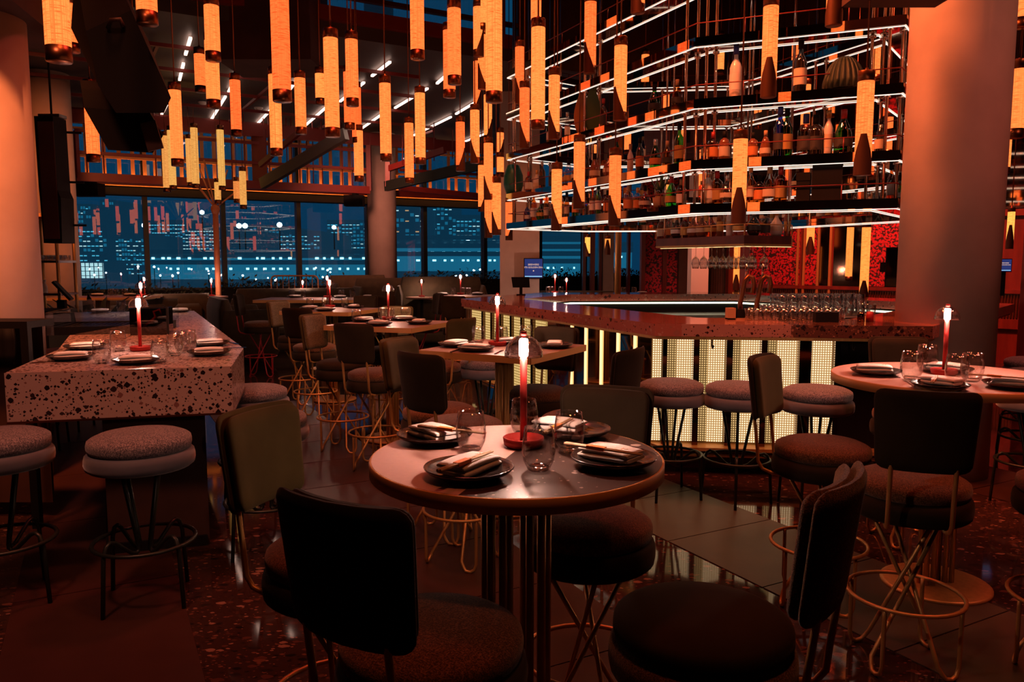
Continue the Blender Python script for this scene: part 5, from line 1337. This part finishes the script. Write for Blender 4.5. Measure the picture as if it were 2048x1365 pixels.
# screens
tv=empty('wall_screen',D(1067,537,14.1)); tag(tv,'small wall screen with pale lettering on the square pillar','screen')
sx=.175; sz=.183
obj('frame',MB().box(-sx,sx,0,.05,-sz,sz),M['black'],tv); obj('display',MB().box(-sx+.015,sx-.015,-.004,0,-sz+.015,sz-.015),M['screenblue'],tv)
obj('light_bar',MB().box(-sx+.02,sx-.02,-.007,-.004,-sz+.03,-sz+.045),M['screenline'],tv)
obj('mount',MB().box(-.06,.06,.05,.2,-.06,.06),M['black'],tv)
def text(nm,body,size,parent,loc,mat,rot=(PI/2,0,0)):
    cu=bpy.data.curves.new(nm,'FONT'); cu.body=body; cu.size=size; cu.align_x='CENTER'; cu.align_y='CENTER'; cu.extrude=.0008
    t=bpy.data.objects.new(nm,cu); C.objects.link(t); bpy.context.view_layer.update()
    me=bpy.data.meshes.new_from_object(t.evaluated_get(bpy.context.evaluated_depsgraph_get()))
    bpy.data.objects.remove(t); me.materials.clear(); me.materials.append(mat)
    o=link(nm,me,parent,loc); o.rotation_euler=rot; return o
text('lettering','BREWERS',.046,tv,(.0,-.0055,.065),M['screentext']); text('lettering','ITS GOLDEN ERA',.043,tv,(.0,-.0055,.015),M['screentext'])
obj('dot',MB().lathe([(0,0),(.012,0),(.012,.001),(0,.001)],12),M['screentext'],tv,(0,-.0055,-.045)).rotation_euler=(PI/2,0,0)
tv2=empty('wall_screen',D(1796,535,9.4)); tag(tv2,'dark wall screen on a bracket left of the big column','screen'); tv2.rotation_euler=(0,0,-.55)
obj('frame',MB().box(-.14,.14,0,.05,-.24,.24),M['black'],tv2); obj('display',MB().box(-.125,.125,-.004,0,-.225,.225),M['mirrord'],tv2); obj('mount',MB().box(-.2,-.14,.02,.3,-.06,.06),M['black'],tv2)
tv3=empty('wall_screen',D(2010,531,7.7)); tag(tv3,'small lit wall screen beside the red panels right of the big column','screen'); tv3.rotation_euler=(0,0,-.3)
obj('frame',MB().box(-.06,.06,0,.03,-.065,.065),M['black'],tv3); obj('display',MB().box(-.054,.054,-.003,0,-.058,.058),M['screenblue'],tv3); obj('light_bar',MB().box(-.05,.05,-.005,-.003,-.052,-.046),M['screenline'],tv3)
text('lettering','BREWERS',.015,tv3,(0,-.0042,.022),M['screentext']); text('lettering','ITS GOLDEN ERA',.0125,tv3,(0,-.0042,.004),M['screentext']); obj('mount',MB().box(-.02,.02,.03,.2,-.3,.03),M['black'],tv3)
# small monitor at the pillar
mo=empty('monitor',D(1016,588,10.6)); tag(mo,'small black monitor before the foot of the square pillar','monitor'); mo.location=(.12,10.45,1.15)
obj('panel',MB().loft([[(-.11,0,.1),(.12,0,.1),(.12,.03,.1),(-.11,.03,.1)],[(-.13,.02,.24),(.11,.02,.24),(.11,.05,.24),(-.13,.05,.24)]],smooth=False),M['black'],mo); obj('stand',MB().box(-.02,.02,.0,.04,0,.12).box(-.06,.06,-.03,.07,0,.012),M['black'],mo)
# smoke detectors
for (px,py,l) in ((405,204,'white domed smoke detector on the lower ceiling, left one'),(517,215,'white domed smoke detector on the lower ceiling, right one')):
    v=G(px,py,4.6); o=obj('smoke_detector',MB().lathe([(0,-.07),(.05,-.06),(.07,-.03),(.085,-.02),(.085,0),(0,0)],18),M['linen'],None,v); tag(o,l,'smoke detector')
# ------------------------------------------------------------------ the city outside
M['night']=pmat('night_facade',(.02,.03,.04),.7,emit=(.006,.045,.085),es=.8)  # faint emission puts the cyan city haze into the walls
M['winteal']=emat('teal_lit_window',(.10,.62,.85),1.1); M['winpale']=emat('pale_lit_window',(.55,.85,.85),1.2); M['wincyan']=emat('cyan_tube_light',(.30,.85,1.),4.0); M['winwarm']=emat('warm_lit_window',(1.,.55,.25),.8)
M['windim']=emat('dim_teal_window',(.010,.14,.24),1.15); M['flood']=emat('floodlight_lens',(.75,.93,1.),14); M['asphalt']=pmat('night_ground',(.02,.03,.035),.6)
S(obj('ground',MB().box(-160,160,23.5,320,-4.2,-4),M['asphalt']))
ground=bpy.data.objects['ground']
rc=random.Random(5)
def building(px0,px1,ytop,y,depth,label,cols,rows,lit,mat='winteal',ybot=None,mat2='winpale'):
    a=D(px0,500,y); b=D(px1,500,y); zt=D((px0+px1)/2,ytop,y).z; w_=b.x-a.x
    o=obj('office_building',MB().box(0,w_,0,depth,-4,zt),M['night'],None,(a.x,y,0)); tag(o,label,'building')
    groups={mat:MB(),mat2:MB(),'windim':MB()}
    z0=0; H=zt-z0-.4
    for r in range(rows):
        for c in range(cols):
            k=rc.random(); m_=None
            if k<lit*.7: m_=mat
            elif k<lit: m_=mat2
            elif k<lit+.35: m_='windim'
            if m_:
                x0=w_*(c+.15)/cols; x1=w_*(c+.85)/cols; za=z0+H*(r+.25)/rows; zb=z0+H*(r+(.45 if m_!='windim' else .85))/rows
                groups[m_].box(x0,x1,-.06,.0,za,zb)
    for m_,mb in groups.items():
        if mb.v: q=obj('window',mb,M[m_],o); q['kind']='stuff'
    return o
building(150,215,452,120,30,'low dark building behind the far left window',8,9,.4)
building(160,186,408,170,20,'thin dim tower behind the far left window',5,14,.16)
building(205,232,400,190,20,'dim tower left of the first window bar',6,16,.08)
building(232,300,470,90,25,'wide low building left of the first window bar',12,8,.5)
building(300,372,440,110,30,'mid height lit building behind the second window',14,13,.55)
building(366,436,452,95,30,'building with streaks of pale light behind the branching post',12,13,.7,'winpale','winteal')
building(500,560,450,130,30,'dim building between the bright floodlights',8,12,.4)
building(560,640,462,100,30,'lit low building right of the bright floodlights',13,10,.5)
building(655,735,440,120,30,'building left of the round window column',11,13,.5)
building(790,850,410,140,30,'dark tower right of the round window column',6,12,.14,'winwarm')
building(850,905,380,160,30,'tall dim tower behind the window right of the round column',7,16,.25)
building(905,1000,430,90,30,'lit office block left of the square pillar',12,12,.6)
# car park building with bands of tube light
def carpark(px0,px1,y,rowsy,label,n,h=.16,seed=1):
    a=D(px0,500,y); b=D(px1,500,y); w_=b.x-a.x; zt=D(600,rowsy[0]-10,y).z
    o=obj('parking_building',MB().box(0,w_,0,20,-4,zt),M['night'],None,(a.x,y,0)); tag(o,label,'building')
    rr=random.Random(seed); tb=MB(); ob=MB(); bk=MB()
    for ry in rowsy:
        z=D(600,ry,y).z
        for k in range(n):
            x=w_*(k+.5+rr.uniform(-.25,.25))/n; l=w_/n*rr.uniform(.22,.42)
            if rr.random()<.86: tb.box(x-l/2,x+l/2,-.12,-.04,z,z+h)
        bk.box(0,w_,-.03,.0,z-.75,z+.1)
        o2=obj('deck_slab',MB().box(0,w_,-.5,.0,z+h+.25,z+h+.6),M['night'],o)
    q=obj('tube_light',tb,M['wincyan'],o); q['kind']='stuff'
    obj('bay_glow',bk,M['windim'],o)  # glowing sheet stands in for tube light on the bay backs
carpark(300,740,62,[519,540],'long car park with a band of cyan tube lights',26,.16,3)
carpark(790,1002,60,[491,507,523],'car park levels with cyan lights left of the square pillar',12,.14,4)
carpark(1076,1172,58,[481,495,509,523,538],'car park levels with rows of cyan lights right of the square pillar',7,.14,8)
carpark(1204,1264,58,[505,516],'strip of cyan lit building seen past the red frames',4,.14,9)
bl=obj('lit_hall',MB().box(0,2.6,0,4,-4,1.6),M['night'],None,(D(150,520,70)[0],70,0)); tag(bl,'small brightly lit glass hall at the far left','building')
q=obj('window',MB().box(.1,2.5,-.05,0,.1,1.45),M['winpale'],bl)
for k in range(7): obj('mullion',MB().box(.1+k*.39,.16+k*.39,-.09,-.05,.1,1.45),M['night'],bl)
for k in range(3): obj('mullion',MB().box(.1,2.5,-.09,-.05,.3+k*.4,.35+k*.4),M['night'],bl)
for k,(px,py,s_) in enumerate(((289,451,.27),(404,425,.23),(478,452,.27),(490,452,.27),(559,450,.27),(668,455,.22),(936,481,.18),(1035,380,.0))):
    if s_<=0: continue
    v=D(px,py,80); f=empty('floodlight',(v.x,v.y,-4)); tag(f,f'bright white floodlight on a thin mast in the city, {ORD[k]} from the left','floodlight','floodlights in the city')
    obj('mast',MB().cyl(.06,0,v.z+4,6),M['black'],f); obj('lamp_head',MB().lathe([(0,-s_),(s_*.8,-s_*.6),(s_,0),(s_*.8,s_*.6),(0,s_)],12,0,(0,0,v.z+4)),M['flood'],f)
SLX=sorted([rc.uniform(155,735) for k in range(22)]+[rc.uniform(800,1165) for k in range(8)])
for k in range(30):
    px=SLX[k]; py=rc.uniform(532,563); y=rc.uniform(40,60); v=D(px,py,y)
    o=obj('street_lamp',MB().lathe([(0,-.06),(.05,-.03),(.06,0),(.05,.03),(0,.06)],8,0,(0,0,v.z+4)).cyl(.02,0,v.z+3.95,5,1),[M['flood'],M['black']],None,(v.x,v.y,-4))
    tag(o,f'tiny white street lamp glinting in the city, {ORD[k]} from the left','street lamp','street lamps in the city')
# finish: every bottle copy etc. is linked; hide nothing
